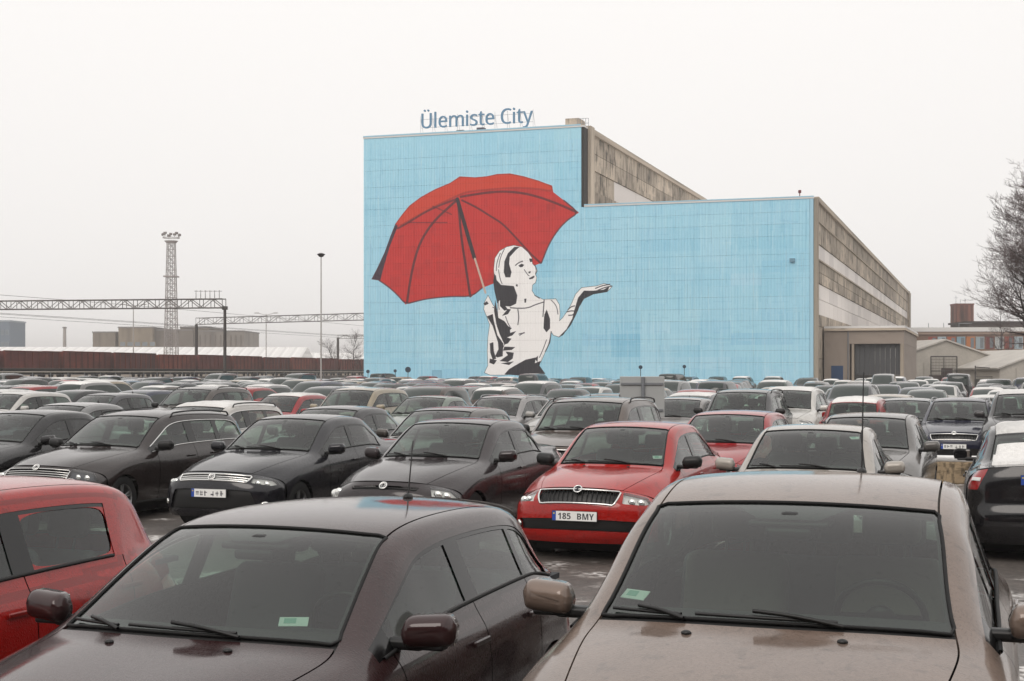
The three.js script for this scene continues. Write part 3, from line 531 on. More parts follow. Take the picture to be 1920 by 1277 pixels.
// thin dark sign posts in front of the mural wall, a notice board and a low concrete block in the car park
for (const [px, Z, r, y, l] of [[690, 128, 0.2, 2.1, 'nearest the wall corner by the train'], [741, 124, 0.17, 2.15, 'under the mural umbrella'], [765, 120, 0.3, 2.25, 'with the largest dark disc'], [1201, 118, 0.2, 2.45, 'above the grey notice board'], [1283, 118, 0.18, 2.5, 'by the white roofed vans']]) {
  const [x, z] = at(px, Z), s = thing('sign_post', `small dark round sign on a thin post ${l}`, 'sign', x, 0, z);
  mesh('post', bar([0, 0, 0], [0, y, 0], 0.03, 0.03, 6), darkMetal, s);
  mesh('disc', new THREE.CylinderGeometry(r * 0.8, r * 0.8, 0.03, 18).rotateX(Math.PI / 2).translate(0, y, 0.045), std(0x2c3b4a, 0.5), s);
}
{
  const [x, z] = at(1204, rowZ(1204, 26.6)), s = thing('notice_board', 'back of a grey double panel board on a post between the car rows', 'sign board', x, 0, z, -0.15);
  const m = std(0xa4a6a5, 0.5, 0.0);
  mesh('panel', rbox(0.42, 0.78, 0.03, 0.012, -0.215, 1.6, 0), m, s); mesh('panel', rbox(0.42, 0.78, 0.03, 0.012, 0.215, 1.6, 0), m, s);
  mesh('post', merge([bar([0.02, 0, 0.05], [0.02, 1.98, 0.05], 0.035, 0.035, 8)]), greyMetal, s);
  for (const y of [1.85, 1.35]) mesh('bracket', box(0.8, 0.04, 0.03, 0, y, 0.031), greyMetal, s);
  const [bx, bz] = at(1772, 27.0), k = thing('concrete_block', 'low tan concrete block topped with snow, below the dark blue car', 'block', bx, 0, bz, -0.3);
  mesh('block', rbox(1.5, 0.42, 0.6, 0.04, 0, 0.2, 0), std(0xa99c86, 0.9, 0, { map: repeat(concTex, 1 / 2) }), k);
  mesh('snow_cap', rbox(1.46, 0.1, 0.56, 0.045, 0, 0.45, 0), snowMat, k);
}
{ // wire fence along the railway side of the car park
  const f = thing('wire_fence', 'long low wire fence with pale top rail along the railway', 'fence'), n = 46, posts = new THREE.CylinderGeometry(0.05, 0.05, 2.1, 6).translate(0, 1.05, 0);
  const P = (i) => track(-40 + i * 4, 9); const w = [];
  for (let i = 0; i < n; i++) { const [x, z] = P(i); const m = mesh('post', posts, greyMetal, f); m.position.set(x, 0, z); }
  const [ax, az] = P(0), [bx, bz] = P(n - 1); for (const y of [0.5, 0.95, 1.4, 1.75]) w.push(bar([ax, y, az], [bx, y, bz], 0.015, 0.015, 4));
  mesh('wire', merge(w), greyMetal, f); mesh('top_rail', bar([ax, 2.05, az], [bx, 2.05, bz], 0.06, 0.06, 5), std(0xb9b1a5, 0.7), f);
}

{ // the dark brick office building and trees' place behind the viewer: what the near car flanks mirror
  const b = thing('brick_office', 'long dark brick office building behind the viewer, outside the picture', 'building', -2, 0, 24), br = std(0x4a3d38, 0.85, 0, { map: repeat(concTex, 1 / 6) });
  mesh('wall', box(90, 13, 14, 0, 6.5, 7), br, b); mesh('roof', box(91, 0.4, 15, 0, 13.2, 7), snowMat, b);
  for (let i = 0; i < 22; i++) for (let j = 0; j < 3; j++) { const f = mesh('window', box(2.2, 2.0, 0.12), std(0x5b5650, 0.6), b); f.position.set(-42 + i * 4, 2.2 + j * 4, -0.02); mesh('pane', box(1.9, 1.7, 0.06), M0, f).position.set(0, 0, -0.05); }
}
// ---------------------------------------------------------------- cars: smooth B-spline skins cut into panels
class Skin {                                        // uniform bicubic B-spline over a control net [row][column] of [x, y, z]
  constructor(net, v0, flip = 1) {
    const ext = (a, f) => [f(a[0], a[1]), ...a, f(a[a.length - 1], a[a.length - 2])];
    const pt = (p, q) => p.map((c, k) => 2 * c - q[k]);
    const rows = net.map((r) => ext(r, pt));
    this.n = ext(rows, (r, s) => r.map((p, k) => pt(p, s[k])));
    this.nu = net.length - 1; this.nv = net[0].length - 1; this.v0 = v0; this.flip = flip;
  }
  at(u, v) {
    v -= this.v0;
    const i = clamp(Math.floor(u), 0, this.nu - 1), j = clamp(Math.floor(v), 0, this.nv - 1), a = u - i, b = v - j;
    const w = (t) => [(1 - t) ** 3 / 6, (3 * t ** 3 - 6 * t * t + 4) / 6, (-3 * t ** 3 + 3 * t * t + 3 * t + 1) / 6, t ** 3 / 6];
    const A = w(a), B = w(b), o = [0, 0, 0];
    for (let p = 0; p < 4; p++) for (let q = 0; q < 4; q++) { const c = this.n[i + p][j + q], k = A[p] * B[q]; o[0] += k * c[0]; o[1] += k * c[1]; o[2] += k * c[2]; }
    return V(o[0], o[1], o[2]);
  }
  normal(u, v) {
    const e = 0.02, U = this.nu, W = this.v0 + this.nv;
    for (const s of [0, 0.12, 0.3]) {
      const vv = clamp(v + (v > 0 ? -s * 0 : 0), this.v0 + e, W - e), uu = clamp(u + s, e, U - e);
      const du = this.at(uu + e, vv).sub(this.at(uu - e, vv)), dv = this.at(uu, vv + e).sub(this.at(uu, vv - e)), n = dv.cross(du);
      if (n.length() > 1e-7) return n.normalize().multiplyScalar(this.flip);
    }
    return V(0, 1, 0);
  }
}
// A sheet is {p, n, w, i}: positions, normals, net parameters and triangles.
function sheet(S, c, ku, kv, { gap = [0, 0, 0, 0], off = 0, flange = 0 } = {}) {
  // c: [u0, v0, u1, v1] or corner list [[u,v] x4] (s along the first edge, t across)
  const Q = c.length === 4 && typeof c[0] === 'number' ? [[c[0], c[1]], [c[2], c[1]], [c[2], c[3]], [c[0], c[3]]] : c;
  const par = (s, t) => [0, 1].map((k) => (Q[0][k] * (1 - s) + Q[1][k] * s) * (1 - t) + (Q[3][k] * (1 - s) + Q[2][k] * s) * t);
  const P = (s, t) => S.at(...par(s, t));
  const p = [], n = [], w = [], i = [], id = (a, b) => a * (kv + 1) + b;
  for (let a = 0; a <= ku; a++) for (let b = 0; b <= kv; b++) {
    const s = a / ku, t = b / kv, q = P(s, t), uv = par(s, t), nn = S.normal(...uv), e = 0.02;
    const push = (on, s2, t2, g) => { if (on && g) { const d = P(s2, t2).sub(P(s, t)); if (d.length() > 1e-6) q.addScaledVector(d.normalize(), g); } };
    push(a === 0, s + e, t, gap[0]); push(a === ku, s - e, t, gap[1]); push(b === 0, s, t + e, gap[2]); push(b === kv, s, t - e, gap[3]);
    if (off) q.addScaledVector(nn, off);
    p.push(q); n.push(nn); w.push(uv);
  }
  for (let a = 0; a < ku; a++) for (let b = 0; b < kv; b++) i.push(id(a, b), id(a, b + 1), id(a + 1, b + 1), id(a, b), id(a + 1, b + 1), id(a + 1, b));
  if (S.flip * (S.down ?? 1) < 0) for (let k = 0; k < i.length; k += 3) [i[k + 1], i[k + 2]] = [i[k + 2], i[k + 1]];
  const m = { p, n, w, i };
  if (flange) {
    const edge = (list, out) => { let prev = null; for (const k of list) { const q0 = p.length; const d = out(k); p.push(p[k].clone(), p[k].clone().addScaledVector(n[k], -flange)); n.push(d, d); w.push(w[k], w[k]); if (prev !== null) i.push(prev, q0, q0 + 1, prev, q0 + 1, prev + 1); prev = q0; } };
    const R = (k, from) => p[k].clone().sub(p[from]).normalize();
    const ra = [...Array(ku + 1).keys()], rb = [...Array(kv + 1).keys()];
    if (gap[0]) edge(rb.map((b) => id(0, b)), (k) => R(k, k + kv + 1)); if (gap[1]) edge(rb.map((b) => id(ku, b)), (k) => R(k, k - kv - 1));
    if (gap[2]) edge(ra.map((a) => id(a, 0)), (k) => R(k, k + 1)); if (gap[3]) edge(ra.map((a) => id(a, kv)), (k) => R(k, k - 1));
  }
  return m;
}
function cut(m, f, lip) {                           // keeps f > 0; lip: [dx, dy, dz] -> a turned-in edge
  const o = { p: [], n: [], w: [], i: [] }, val = m.p.map((p, k) => f(p, m.w[k]));
  const add = (p, n, w) => { o.p.push(p); o.n.push(n); o.w.push(w); return o.p.length - 1; };
  const mix = (a, b) => { const t = val[a] / (val[a] - val[b]); return [m.p[a].clone().lerp(m.p[b], t), m.n[a].clone().lerp(m.n[b], t).normalize(), m.w[a].map((x, k) => lerp(x, m.w[b][k], t))]; };
  const map = new Map(), keep = (k) => { if (!map.has(k)) map.set(k, add(m.p[k], m.n[k], m.w[k])); return map.get(k); };
  for (let t = 0; t < m.i.length; t += 3) {
    const T = [m.i[t], m.i[t + 1], m.i[t + 2]], poly = [], cutAt = [];
    for (let k = 0; k < 3; k++) { const a = T[k], b = T[(k + 1) % 3]; if (val[a] > 0) poly.push(keep(a)); if ((val[a] > 0) !== (val[b] > 0)) { const x = add(...mix(a, b)); poly.push(x); cutAt.push(x); } }
    for (let k = 1; k + 1 < poly.length; k++) o.i.push(poly[0], poly[k], poly[k + 1]);
    if (lip && cutAt.length === 2) { const [a, b] = cutAt, q = o.p.length; for (const x of [a, b]) { const L = typeof lip === 'number' ? o.n[x].clone().multiplyScalar(-lip) : V(...lip); const nn = o.n[x].clone().multiplyScalar(0.3).add(V(0, -0.7, 0)).normalize(); add(o.p[x].clone(), nn, o.w[x]); add(o.p[x].clone().add(L), nn, o.w[x]); } o.i.push(q, q + 2, q + 3, q, q + 3, q + 1); }
  }
  return o;
}
function mirrored(m) { return { p: m.p.map((q) => V(-q.x, q.y, q.z)), n: m.n.map((q) => V(-q.x, q.y, q.z)), w: m.w.map(([u, v]) => [u, -v]), i: m.i.map((_, k) => m.i[k - (k % 3) + [0, 2, 1][k % 3]]) }; }
function geo(...list) {                             // sheets -> one BufferGeometry, uv in metres
  const pos = [], nor = [], uv = [], idx = []; let base = 0;
  for (const m of list) {
    m.p.forEach((q, k) => { const n = m.n[k]; pos.push(q.x, q.y, q.z); nor.push(n.x, n.y, n.z); const ax = Math.abs(n.x), ay = Math.abs(n.y), az = Math.abs(n.z); if (ay > 0.5) uv.push(q.x, q.z); else if (ax > az) uv.push(q.z, q.y); else uv.push(q.x, q.y); });
    for (const k of m.i) idx.push(k + base); base += m.p.length;
  }
  const g = new THREE.BufferGeometry(); g.setAttribute('position', new THREE.Float32BufferAttribute(pos, 3)); g.setAttribute('normal', new THREE.Float32BufferAttribute(nor, 3)); g.setAttribute('uv', new THREE.Float32BufferAttribute(uv, 2)); g.setIndex(idx); return g;
}
function polyIn(pts) { // > 0 inside a convex polygon of net parameters (either turn)
  let area = 0; pts.forEach((p, i) => { const q = pts[(i + 1) % pts.length]; area += p[0] * q[1] - q[0] * p[1]; });
  const s = Math.sign(area);
  return ([u, v]) => { let d = 1e9; for (let i = 0; i < pts.length; i++) { const a = pts[i], b = pts[(i + 1) % pts.length], l = Math.hypot(b[0] - a[0], b[1] - a[1]); d = Math.min(d, s * ((b[0] - a[0]) * (v - a[1]) - (b[1] - a[1]) * (u - a[0])) / l); } return d; };
}
const edgeTube = (S, pts, r, off = 0, n = 5) => tube(pts.map(([u, v]) => S.at(u, v).addScaledVector(S.normal(u, v), off)), r, n, true, pts.length * 2);

const SPEC = {
  sedan: { L: 4.55, W: 1.77, H: 1.47, hf: [0.1, 0.8], cowl: [1.26, 0.985], ws: [1.98, 1.4], pB: 2.48, rr: [3.16, 1.447], bt: [3.4, 1.395], bb: [3.9, 1.08], de: [4.45, 1.06], belt: [0.915, 0.975], wb: 2.64, qw: 0 },
  lift: { L: 4.3, W: 1.72, H: 1.465, hf: [0.1, 0.81], cowl: [1.16, 0.97], ws: [1.84, 1.39], pB: 2.36, rr: [3.1, 1.45], bt: [3.42, 1.39], bb: [4.02, 1.08], de: [4.2, 1.04], belt: [0.91, 0.98], wb: 2.6, qw: 0 },
  hatch: { L: 4.25, W: 1.77, H: 1.475, hf: [0.1, 0.81], cowl: [1.2, 0.985], ws: [1.93, 1.4], pB: 2.44, rr: [3.42, 1.457], bt: [3.86, 1.4], bb: [4.1, 1.04], de: [4.18, 0.9], belt: [0.915, 1.0], wb: 2.62, qw: 1 },
  lowHatch: { L: 4.25, W: 1.77, H: 1.43, hf: [0.1, 0.79], cowl: [1.2, 0.975], ws: [1.93, 1.355], pB: 2.44, rr: [3.38, 1.412], bt: [3.82, 1.35], bb: [4.1, 1.02], de: [4.18, 0.88], belt: [0.905, 0.985], wb: 2.62, qw: 1 },
  small: { L: 3.95, W: 1.69, H: 1.49, hf: [0.1, 0.83], cowl: [1.02, 1.0], ws: [1.7, 1.41], pB: 2.2, rr: [3.2, 1.47], bt: [3.58, 1.41], bb: [3.8, 1.04], de: [3.87, 0.9], belt: [0.92, 0.99], wb: 2.5, qw: 0 },
  tall: { L: 4.62, W: 1.86, H: 1.61, hf: [0.1, 0.86], cowl: [1.26, 1.085], ws: [2.0, 1.495], pB: 2.55, rr: [3.22, 1.588], bt: [3.46, 1.53], bb: [3.96, 1.16], de: [4.52, 1.12], belt: [1.01, 1.07], wb: 2.68, qw: 0 },
  wagon: { L: 4.72, W: 1.81, H: 1.505, hf: [0.1, 0.81], cowl: [1.28, 0.985], ws: [2.0, 1.405], pB: 2.52, rr: [3.8, 1.475], bt: [4.3, 1.425], bb: [4.56, 1.04], de: [4.64, 0.9], belt: [0.915, 0.975], wb: 2.7, qw: 1 },
  suv: { L: 4.45, W: 1.83, H: 1.68, hf: [0.1, 0.97], cowl: [1.14, 1.13], ws: [1.78, 1.58], pB: 2.36, rr: [3.55, 1.655], bt: [4.06, 1.59], bb: [4.3, 1.18], de: [4.37, 1.0], belt: [1.05, 1.11], wb: 2.63, qw: 1 },
  van: { L: 4.85, W: 1.9, H: 1.96, hf: [0.1, 0.95], cowl: [0.88, 1.18], ws: [1.62, 1.82], pB: 2.2, rr: [4.3, 1.94], bt: [4.65, 1.88], bb: [4.76, 1.15], de: [4.8, 1.0], belt: [1.12, 1.14], wb: 3.0, qw: 1 },
};
function skins(c) {
  const k = c.W / 2 / 0.88, h = c.L / 2, mixp = (a, b, t) => [lerp(a[0], b[0], t), lerp(a[1], b[1], t)];
  const C = [c.hf, [lerp(c.hf[0], c.cowl[0], 0.3), lerp(c.hf[1], c.cowl[1], 0.42)], [lerp(c.hf[0], c.cowl[0], 0.68), lerp(c.hf[1], c.cowl[1], 0.76)], [c.cowl[0] - 0.07, c.cowl[1] - 0.012], [c.cowl[0] + 0.03, c.cowl[1] + 0.012],
    mixp(c.cowl, c.ws, 0.38), mixp(c.cowl, c.ws, 0.8), [c.ws[0] + 0.04, c.ws[1] + 0.025], [c.pB, c.H + 0.006], [c.rr[0], c.rr[1] + 0.006], c.bt, mixp(c.bt, c.bb, 0.5), c.bb, mixp(c.bb, c.de, 0.5), c.de];
  C[5][1] += 0.022; C[6][1] += 0.03; C[11][1] += 0.03;
  const boxy = c.hf[1] > 0.85 ? 0.03 : 0;
  const w2 = [0.5, 0.6, 0.66, 0.705, 0.7, 0.655, 0.605, 0.57, 0.575, 0.565, 0.555, 0.585, 0.62, 0.63, 0.61].map((x, i) => (x + (i > 5 && i < 12 ? boxy : 0)) * k);
  const p2 = [0.13, 0.1, 0.08, 0.12, 0.15, 0.14, 0.125, 0.11, 0, 0, -0.04, -0.06, -0.07, -0.05, -0.05];
  const y2 = [-0.035, -0.04, -0.038, -0.03, -0.026, -0.03, -0.034, -0.034, -0.034, -0.034, -0.036, -0.036, -0.036, -0.035, -0.035];
  const d3 = [0.1, 0.075, 0.055, 0.05, 0.055, 0.06, 0.065, 0.062, 0.058, 0.055, 0.055, 0.06, 0.07, 0.08, 0.09];
  const p3 = [0.1, 0.05, 0.03, 0.05, 0.1, 0.11, 0.1, 0.07, 0, -0.02, -0.16, -0.22, -0.22, -0.1, -0.05];
  const y3 = [-0.035, -0.016, -0.01, -0.012, -0.012, -0.03, -0.036, -0.038, -0.04, -0.04, -0.05, -0.05, -0.03, -0.02, -0.02];
  const belt = (p) => lerp(c.belt[0], c.belt[1], clamp((p - c.cowl[0]) / (c.bb[0] - c.cowl[0]), 0, 1));
  const W = c.W / 2, net = [];
  const sideP = C.map((q, i) => q[0] + p2[i] + p3[i]);
  const backS = c.L - 0.42;
  sideP[0] = 0.5; sideP[1] = 0.72; sideP[2] = Math.min(1.0, c.cowl[0] - 0.05); sideP[3] = c.cowl[0] + 0.08; sideP[4] = c.cowl[0] + 0.26; sideP[12] = Math.min(sideP[12], backS - 0.14); sideP[11] = Math.min(sideP[11], sideP[12] - 0.12); sideP[10] = Math.min(sideP[10], sideP[11] - 0.12); sideP[13] = lerp(sideP[12], backS, 0.55); sideP[14] = backS;
  const bw = W - 0.095;
  for (let i = 0; i < 15; i++) {
    const [p, y] = C[i], P2 = p + p2[i], Y2 = y + y2[i], P3 = P2 + p3[i], Y3 = Math.max(Y2 + y3[i], i > 3 && i < 14 ? belt(P3) : 0), W3 = Math.min(w2[i] + d3[i] * k, bw - 0.005);
    const sp = sideP[i]; let Y4, W4;
    if (i < 4) { Y4 = Y2 + [-0.075, -0.06, -0.055, -0.06][i]; W4 = [0.76, 0.8, 0.815, 0.81][i] * k; } else { Y4 = belt(sp); W4 = bw + [0, 0.003, 0.005, 0.005, 0.005, 0.003, -0.004, -0.012, -0.025, -0.05, -0.08][i - 4]; if (i >= 13) Y4 = Math.min(Y4, Y3 - 0.04); }
    const tuck = i >= 13 ? (i - 12) * 0.02 : 0, tf = i < 1 ? 0.03 : 0, y6 = lerp(0.24, Y4, 0.62);
    const P4 = i < 4 ? [p + 0.34, sp, sp, sp][i] : sp;
    const half = [[0, y, p], [w2[i] * (i < 4 ? 0.62 : 0.5), y + y2[i] * 0.24 + (i > 0 && i < 4 ? 0.022 : 0), p + p2[i] * 0.25], [w2[i], Y2, P2], [W3, Y3, P3], [W4, Y4, P4], [W - 0.02 - tuck - tf, Y4 - 0.055, sp], [W - tuck - tf, y6, sp], [W - 0.012 - tuck - tf, 0.42, sp], [W - 0.07 - tuck - tf, 0.22, sp]].map(([x, yy, z]) => [x, yy, h - z]);
    net.push([...half.slice(1).reverse().map(([x, yy, z]) => [-x, yy, z]), ...half]);
  }
  const body = new Skin(net, -8);
  // front and rear skins hang from the body's end edges
  const fascia = (row, vm, ws, ps, ys, pr, sgn) => {
    const rows = [];
    for (let r = 0; r < ys.length; r++) {
      const half = vm.map((v, j) => { const q = body.at(row, v); if (r === 0) return [q.x, q.y, q.z]; const last = j === vm.length - 1, y = lerp(q.y, 0.2, ys[r]); return [last ? q.x : ws[j] * k + (r === ys.length - 1 ? -0.02 : 0), y, last ? q.z : sgn * (h - ps[j] - pr[r])]; });
      rows.push([...half.slice(1).reverse().map(([x, y, z]) => [-x, y, z]), ...half]);
    }
    return new Skin(rows, -(vm.length - 1), -sgn);
  };
  const front = fascia(0, [0, 1.1, 1.95, 2.7, 3.45, 4.3, 5.2], [0, 0.3, 0.53, 0.68, 0.78, 0.845, 0.85], [0, 0.012, 0.045, 0.11, 0.22, 0.38, 0.5], [0, 0.16, 0.36, 0.5, 0.72, 0.88, 1], [0, 0.03, 0.0, -0.012, -0.005, 0.01, 0.06], 1);
  const rear = fascia(14, [0, 1.1, 1.95, 2.7, 3.45, 4.3, 5.2], [0, 0.32, 0.55, 0.69, 0.78, 0.82, 0.82], [0, 0.006, 0.025, 0.06, 0.14, 0.28, 0.42], [0, 0.12, 0.36, 0.5, 0.6, 0.84, 1], [0.06, 0.06, 0.05, 0.045, 0.0, 0.0, 0.05], -1);
  return { body, front, rear };
}
// ---- shared materials of the cars
const dropTex = texture(512, (() => {
  const d = []; let s = 77; const r = () => { s = (s * 16807) % 2147483647; return s / 2147483647; };
  const cell = new Map(); for (let i = 0; i < 5200; i++) { const R = 0.0018 + r() ** 4 * 0.0105, x = r(), y = r(); for (let a = -1; a <= 1; a++) for (let b = -1; b <= 1; b++) { const k = ((Math.floor(x * 32) + a + 32) % 32) * 32 + ((Math.floor(y * 32) + b + 32) % 32); if (!cell.has(k)) cell.set(k, []); cell.get(k).push([x, y, R]); } }
  return (x, y) => { let v = 0; for (const [a, b, R] of cell.get(Math.floor(x * 32) * 32 + Math.floor(y * 32)) ?? []) { let dx = Math.abs(x - a), dy = Math.abs(y - b); dx = Math.min(dx, 1 - dx); dy = Math.min(dy, 1 - dy); const q = (dx * dx + dy * dy) / R / R; if (q < 1) v = Math.max(v, Math.sqrt(1 - q) * R / 0.009); } return v; };
})(), false);
const filmTex = texture(512, (x, y) => { const n = fbm(x, y, 5, 5, 41), g = fbm(x, y, 60, 3, 42), s = fbm(x * 1, y * 1, 24, 3, 43); return 0.35 + (n - 0.5) * 0.5 + (g - 0.5) * 0.25 + clamp((s - 0.62) * 3, 0, 1) * 0.2; }, false);
const paintTex = texture(512, (x, y) => { const g = fbm(x, y, 120, 2, 44), n = fbm(x, y, 6, 5, 45), s = fbm(x, y, 26, 4, 46); const v = 0.9 + (g - 0.5) * 0.05 + (n - 0.5) * 0.12 - clamp((s - 0.6) * 3, 0, 1) * 0.16; return [v, v * 0.995, v * 0.985]; });
const dropsA = repeat(dropTex, 2.2), filmA = repeat(filmTex, 0.9), paintA = repeat(paintTex, 0.8);
const paints = new Map();
function paint(hex, metal = 0.35) {
  const k = hex + ':' + metal;
  if (!paints.has(k)) paints.set(k, new THREE.MeshPhysicalMaterial({ color: hex, roughness: 0.5, specularIntensity: 0.15, metalness: metal, clearcoat: 1, clearcoatRoughness: 0.3, clearcoatRoughnessMap: filmA, map: paintA, bumpMap: dropsA, bumpScale: 0.003, side: THREE.DoubleSide }));
  return paints.get(k);
}
const PAINT = paint(0x808080);                      // stands for the paint until a copy gets its own
const grimeTex = texture(256, (x, y) => 0.03 + clamp((fbm(x, y, 4, 5, 71) - 0.45) * 1.6, 0, 1) * 0.22 + clamp((fbm(x, y, 40, 2, 72) - 0.66) * 4, 0, 1) * 0.25, false);
const M = {
  glass: new THREE.MeshPhysicalMaterial({ color: 0xb4c8bd, transmission: 1, thickness: 0, roughness: 1, roughnessMap: repeat(grimeTex, 1.1), ior: 1.6, side: THREE.DoubleSide }),
  tint: new THREE.MeshPhysicalMaterial({ color: 0x6d7476, transmission: 1, thickness: 0, roughness: 0.02, ior: 1.6, side: THREE.DoubleSide }),
  farGlass: std(0x26302d, 0.06, 0), lens: new THREE.MeshPhysicalMaterial({ color: 0xf4f6f6, transmission: 1, thickness: 0, roughness: 0.03, ior: 1.6, side: THREE.DoubleSide }),
  bowl: std(0xd2d0cb, 0.35, 0.45, { bumpMap: repeat(grit, 3), bumpScale: 0.004 }), bulb: std(0xe8e8e4, 0.08, 0.9), dull: std(0x34343a, 0.35, 0.6),
  rubber: std(0x0d0d0e, 0.75), black: std(0x121213, 0.45), gloss: std(0x0b0b0c, 0.15), plastic: std(0x2a2a2b, 0.7), chrome: std(0xd6d6d4, 0.14, 1), silver: std(0x9b9c9d, 0.35, 0.85),
  cloth: std(0x5a5a5e, 0.95), cloth2: std(0x77716a, 0.95), dash: std(0x2e2f33, 0.8), headliner: std(0x8b8781, 0.95), red: new THREE.MeshPhysicalMaterial({ color: 0x8e0f12, roughness: 0.12, clearcoat: 1, clearcoatRoughness: 0.05, side: THREE.DoubleSide }),
  redLens: std(0x5a0a0c, 0.25), white: std(0xdedfdd, 0.6), paper: std(0xe6ece8, 0.8), amber: std(0xb35a12, 0.25), snow: snowMat,
};
for (const m of ['black', 'plastic', 'rubber']) { M[m].map = repeat(paintTex, 1.3); }
const wheelGeo = (() => {
  const prof = [[0.2, -0.09], [0.285, -0.1], [0.315, -0.075], [0.32, 0], [0.315, 0.075], [0.285, 0.1], [0.2, 0.09]].map(([r, y]) => new THREE.Vector2(r, y));
  const tyre = new THREE.LatheGeometry(prof, 32).rotateZ(-Math.PI / 2);
  const rim = [new THREE.LatheGeometry([[0.205, 0.085], [0.185, 0.07], [0.18, -0.06]].map(([r, y]) => new THREE.Vector2(r, y)), 28).rotateZ(-Math.PI / 2), new THREE.CylinderGeometry(0.06, 0.07, 0.03, 16).rotateZ(-Math.PI / 2).translate(0.065, 0, 0)];
  for (let i = 0; i < 5; i++) { const a = i / 5 * 6.283; for (const d of [-0.14, 0.14]) { const g = rbox(0.026, 0.15, 0.03, 0.008, 0.06, 0.12, 0, 1); g.rotateX(a + d); rim.push(g); } }
  const disc = new THREE.CylinderGeometry(0.14, 0.14, 0.02, 24).rotateZ(-Math.PI / 2).translate(0.01, 0, 0);
  const simple = merge([tyre, new THREE.CylinderGeometry(0.2, 0.2, 0.1, 16).rotateZ(Math.PI / 2)]);
  return { tyre, rim: merge(rim), disc, simple };
})();
function plateTexture(text, sd = 1) {
  const c = document.createElement('canvas'); c.width = 256; c.height = 56; const x = c.getContext('2d'); x.scale(0.5, 0.5);
  x.fillStyle = '#e9e9e6'; x.fillRect(0, 0, 512, 112); x.fillStyle = '#1d47a0'; x.fillRect(0, 0, 46, 112); x.fillStyle = '#d8c34a'; x.fillRect(15, 22, 16, 16);
  x.fillStyle = '#2b2b30';
  if (text) { x.font = 'bold 92px sans-serif'; x.textBaseline = 'middle'; x.fillText(text.split(' ')[0], 66, 60, 180); x.fillText(text.split(' ')[1], 280, 60, 215); }
  else { let s = sd * 7919; const r = () => { s = (s * 16807) % 2147483647; return s / 2147483647; }; // worn, unreadable characters
    for (const a of [70, 130, 190, 288, 358, 426]) for (let k = 0; k < 4; k++) { x.globalAlpha = 0.3 + 0.4 * r(); if (r() < 0.5) x.fillRect(a + r() * 30, 22 + r() * 10, 13, 62); else x.fillRect(a, 24 + r() * 48, 44, 12); }
    x.globalAlpha = 1; }
  x.strokeStyle = '#222'; x.lineWidth = 4; x.strokeRect(2, 2, 508, 108);
  const t = new THREE.CanvasTexture(c); t.colorSpace = THREE.SRGBColorSpace; t.magFilter = THREE.LinearFilter; return t;
}
const plates = [1, 2, 3, 4, 5, 6].map((k) => std(0xffffff, 0.5, 0, { map: plateTexture('', k) })), platePlain = plates[0];
const plateGeo = (() => { const g = new THREE.BoxGeometry(0.52, 0.112, 0.012); const uv = g.attributes.uv; for (let i = 0; i < uv.count; i++) if (!(i >= 16 && i < 20)) uv.setXY(i, 0.9, 0.5); return g; })();
const seatGeo = (() => {
  const back = rbox(0.5, 0.62, 0.15, 0.07, 0, 0.31, 0, 3); back.rotateX(-0.35); const pad = rbox(0.52, 0.16, 0.52, 0.07, 0, 0.0, 0.26, 3);
  const head = rbox(0.27, 0.18, 0.1, 0.045, 0, 0, 0, 3); head.rotateX(-0.2); head.translate(0, 0.73, -0.25);
  return { seat: merge([back, pad]), head: merge([head, bar([-0.06, 0.55, -0.2], [-0.06, 0.68, -0.24], 0.008), bar([0.06, 0.55, -0.2], [0.06, 0.68, -0.24], 0.008)]) };
})();
function noisySnow(S, c, ku, kv, th, sd) {          // a lumpy layer of snow lying on a skin, with its own thickness
  const m = sheet(S, c, ku, kv), rim = (u, v) => { const a = (u - c[0]) / (c[2] - c[0]), b = (v - c[1]) / (c[3] - c[1]); return Math.min(a, 1 - a, b, 1 - b); };
  m.p.forEach((p, k) => { const e = clamp(rim(...m.w[k]) * 9, 0, 1), t = th * Math.sqrt(e) * (0.8 + 0.5 * noise.noise(p.x * 4 + sd, p.z * 4, sd)) - 0.004 * (1 - e); p.addScaledVector(m.n[k], t); });
  const g = geo(m); g.computeVertexNormals(); return g;
}
const mirrorShell = (() => {                       // housing: rounded trapezoid, domed towards the front, flat behind
  const q = [[-0.095, -0.05], [0.1, -0.042], [0.112, 0.02], [0.085, 0.06], [-0.085, 0.052], [-0.112, 0.0]], s = new THREE.Shape();
  q.forEach((p, i) => { const n = q[(i + 1) % 6], m = [(p[0] + n[0]) / 2, (p[1] + n[1]) / 2]; if (i === 0) { const l = q[5]; s.moveTo((l[0] + p[0]) / 2, (l[1] + p[1]) / 2); } s.bezierCurveTo(p[0], p[1], p[0], p[1], m[0], m[1]); });
  const g = new THREE.ExtrudeGeometry(s, { depth: 0.045, bevelThickness: 0.055, bevelSize: 0.045, bevelOffset: -0.04, bevelSegments: 6, curveSegments: 8 }).translate(0, 0, -0.0225);
  const a = g.attributes.position; for (let i = 0; i < a.count; i++) { let z = a.getZ(i); if (z < -0.02) z = -0.02 + (z + 0.02) * 0.15; a.setXYZ(i, a.getX(i) - Math.max(0, z) * 0.15, a.getY(i) * (1 - Math.max(0, z) * 0.8), z); }
  g.deleteAttribute('uv'); const w = toCreasedNormals(mergeVertices(g, 1e-4), 1.3); return uvPlanar(w, () => 0.31, () => 0.47);
})();
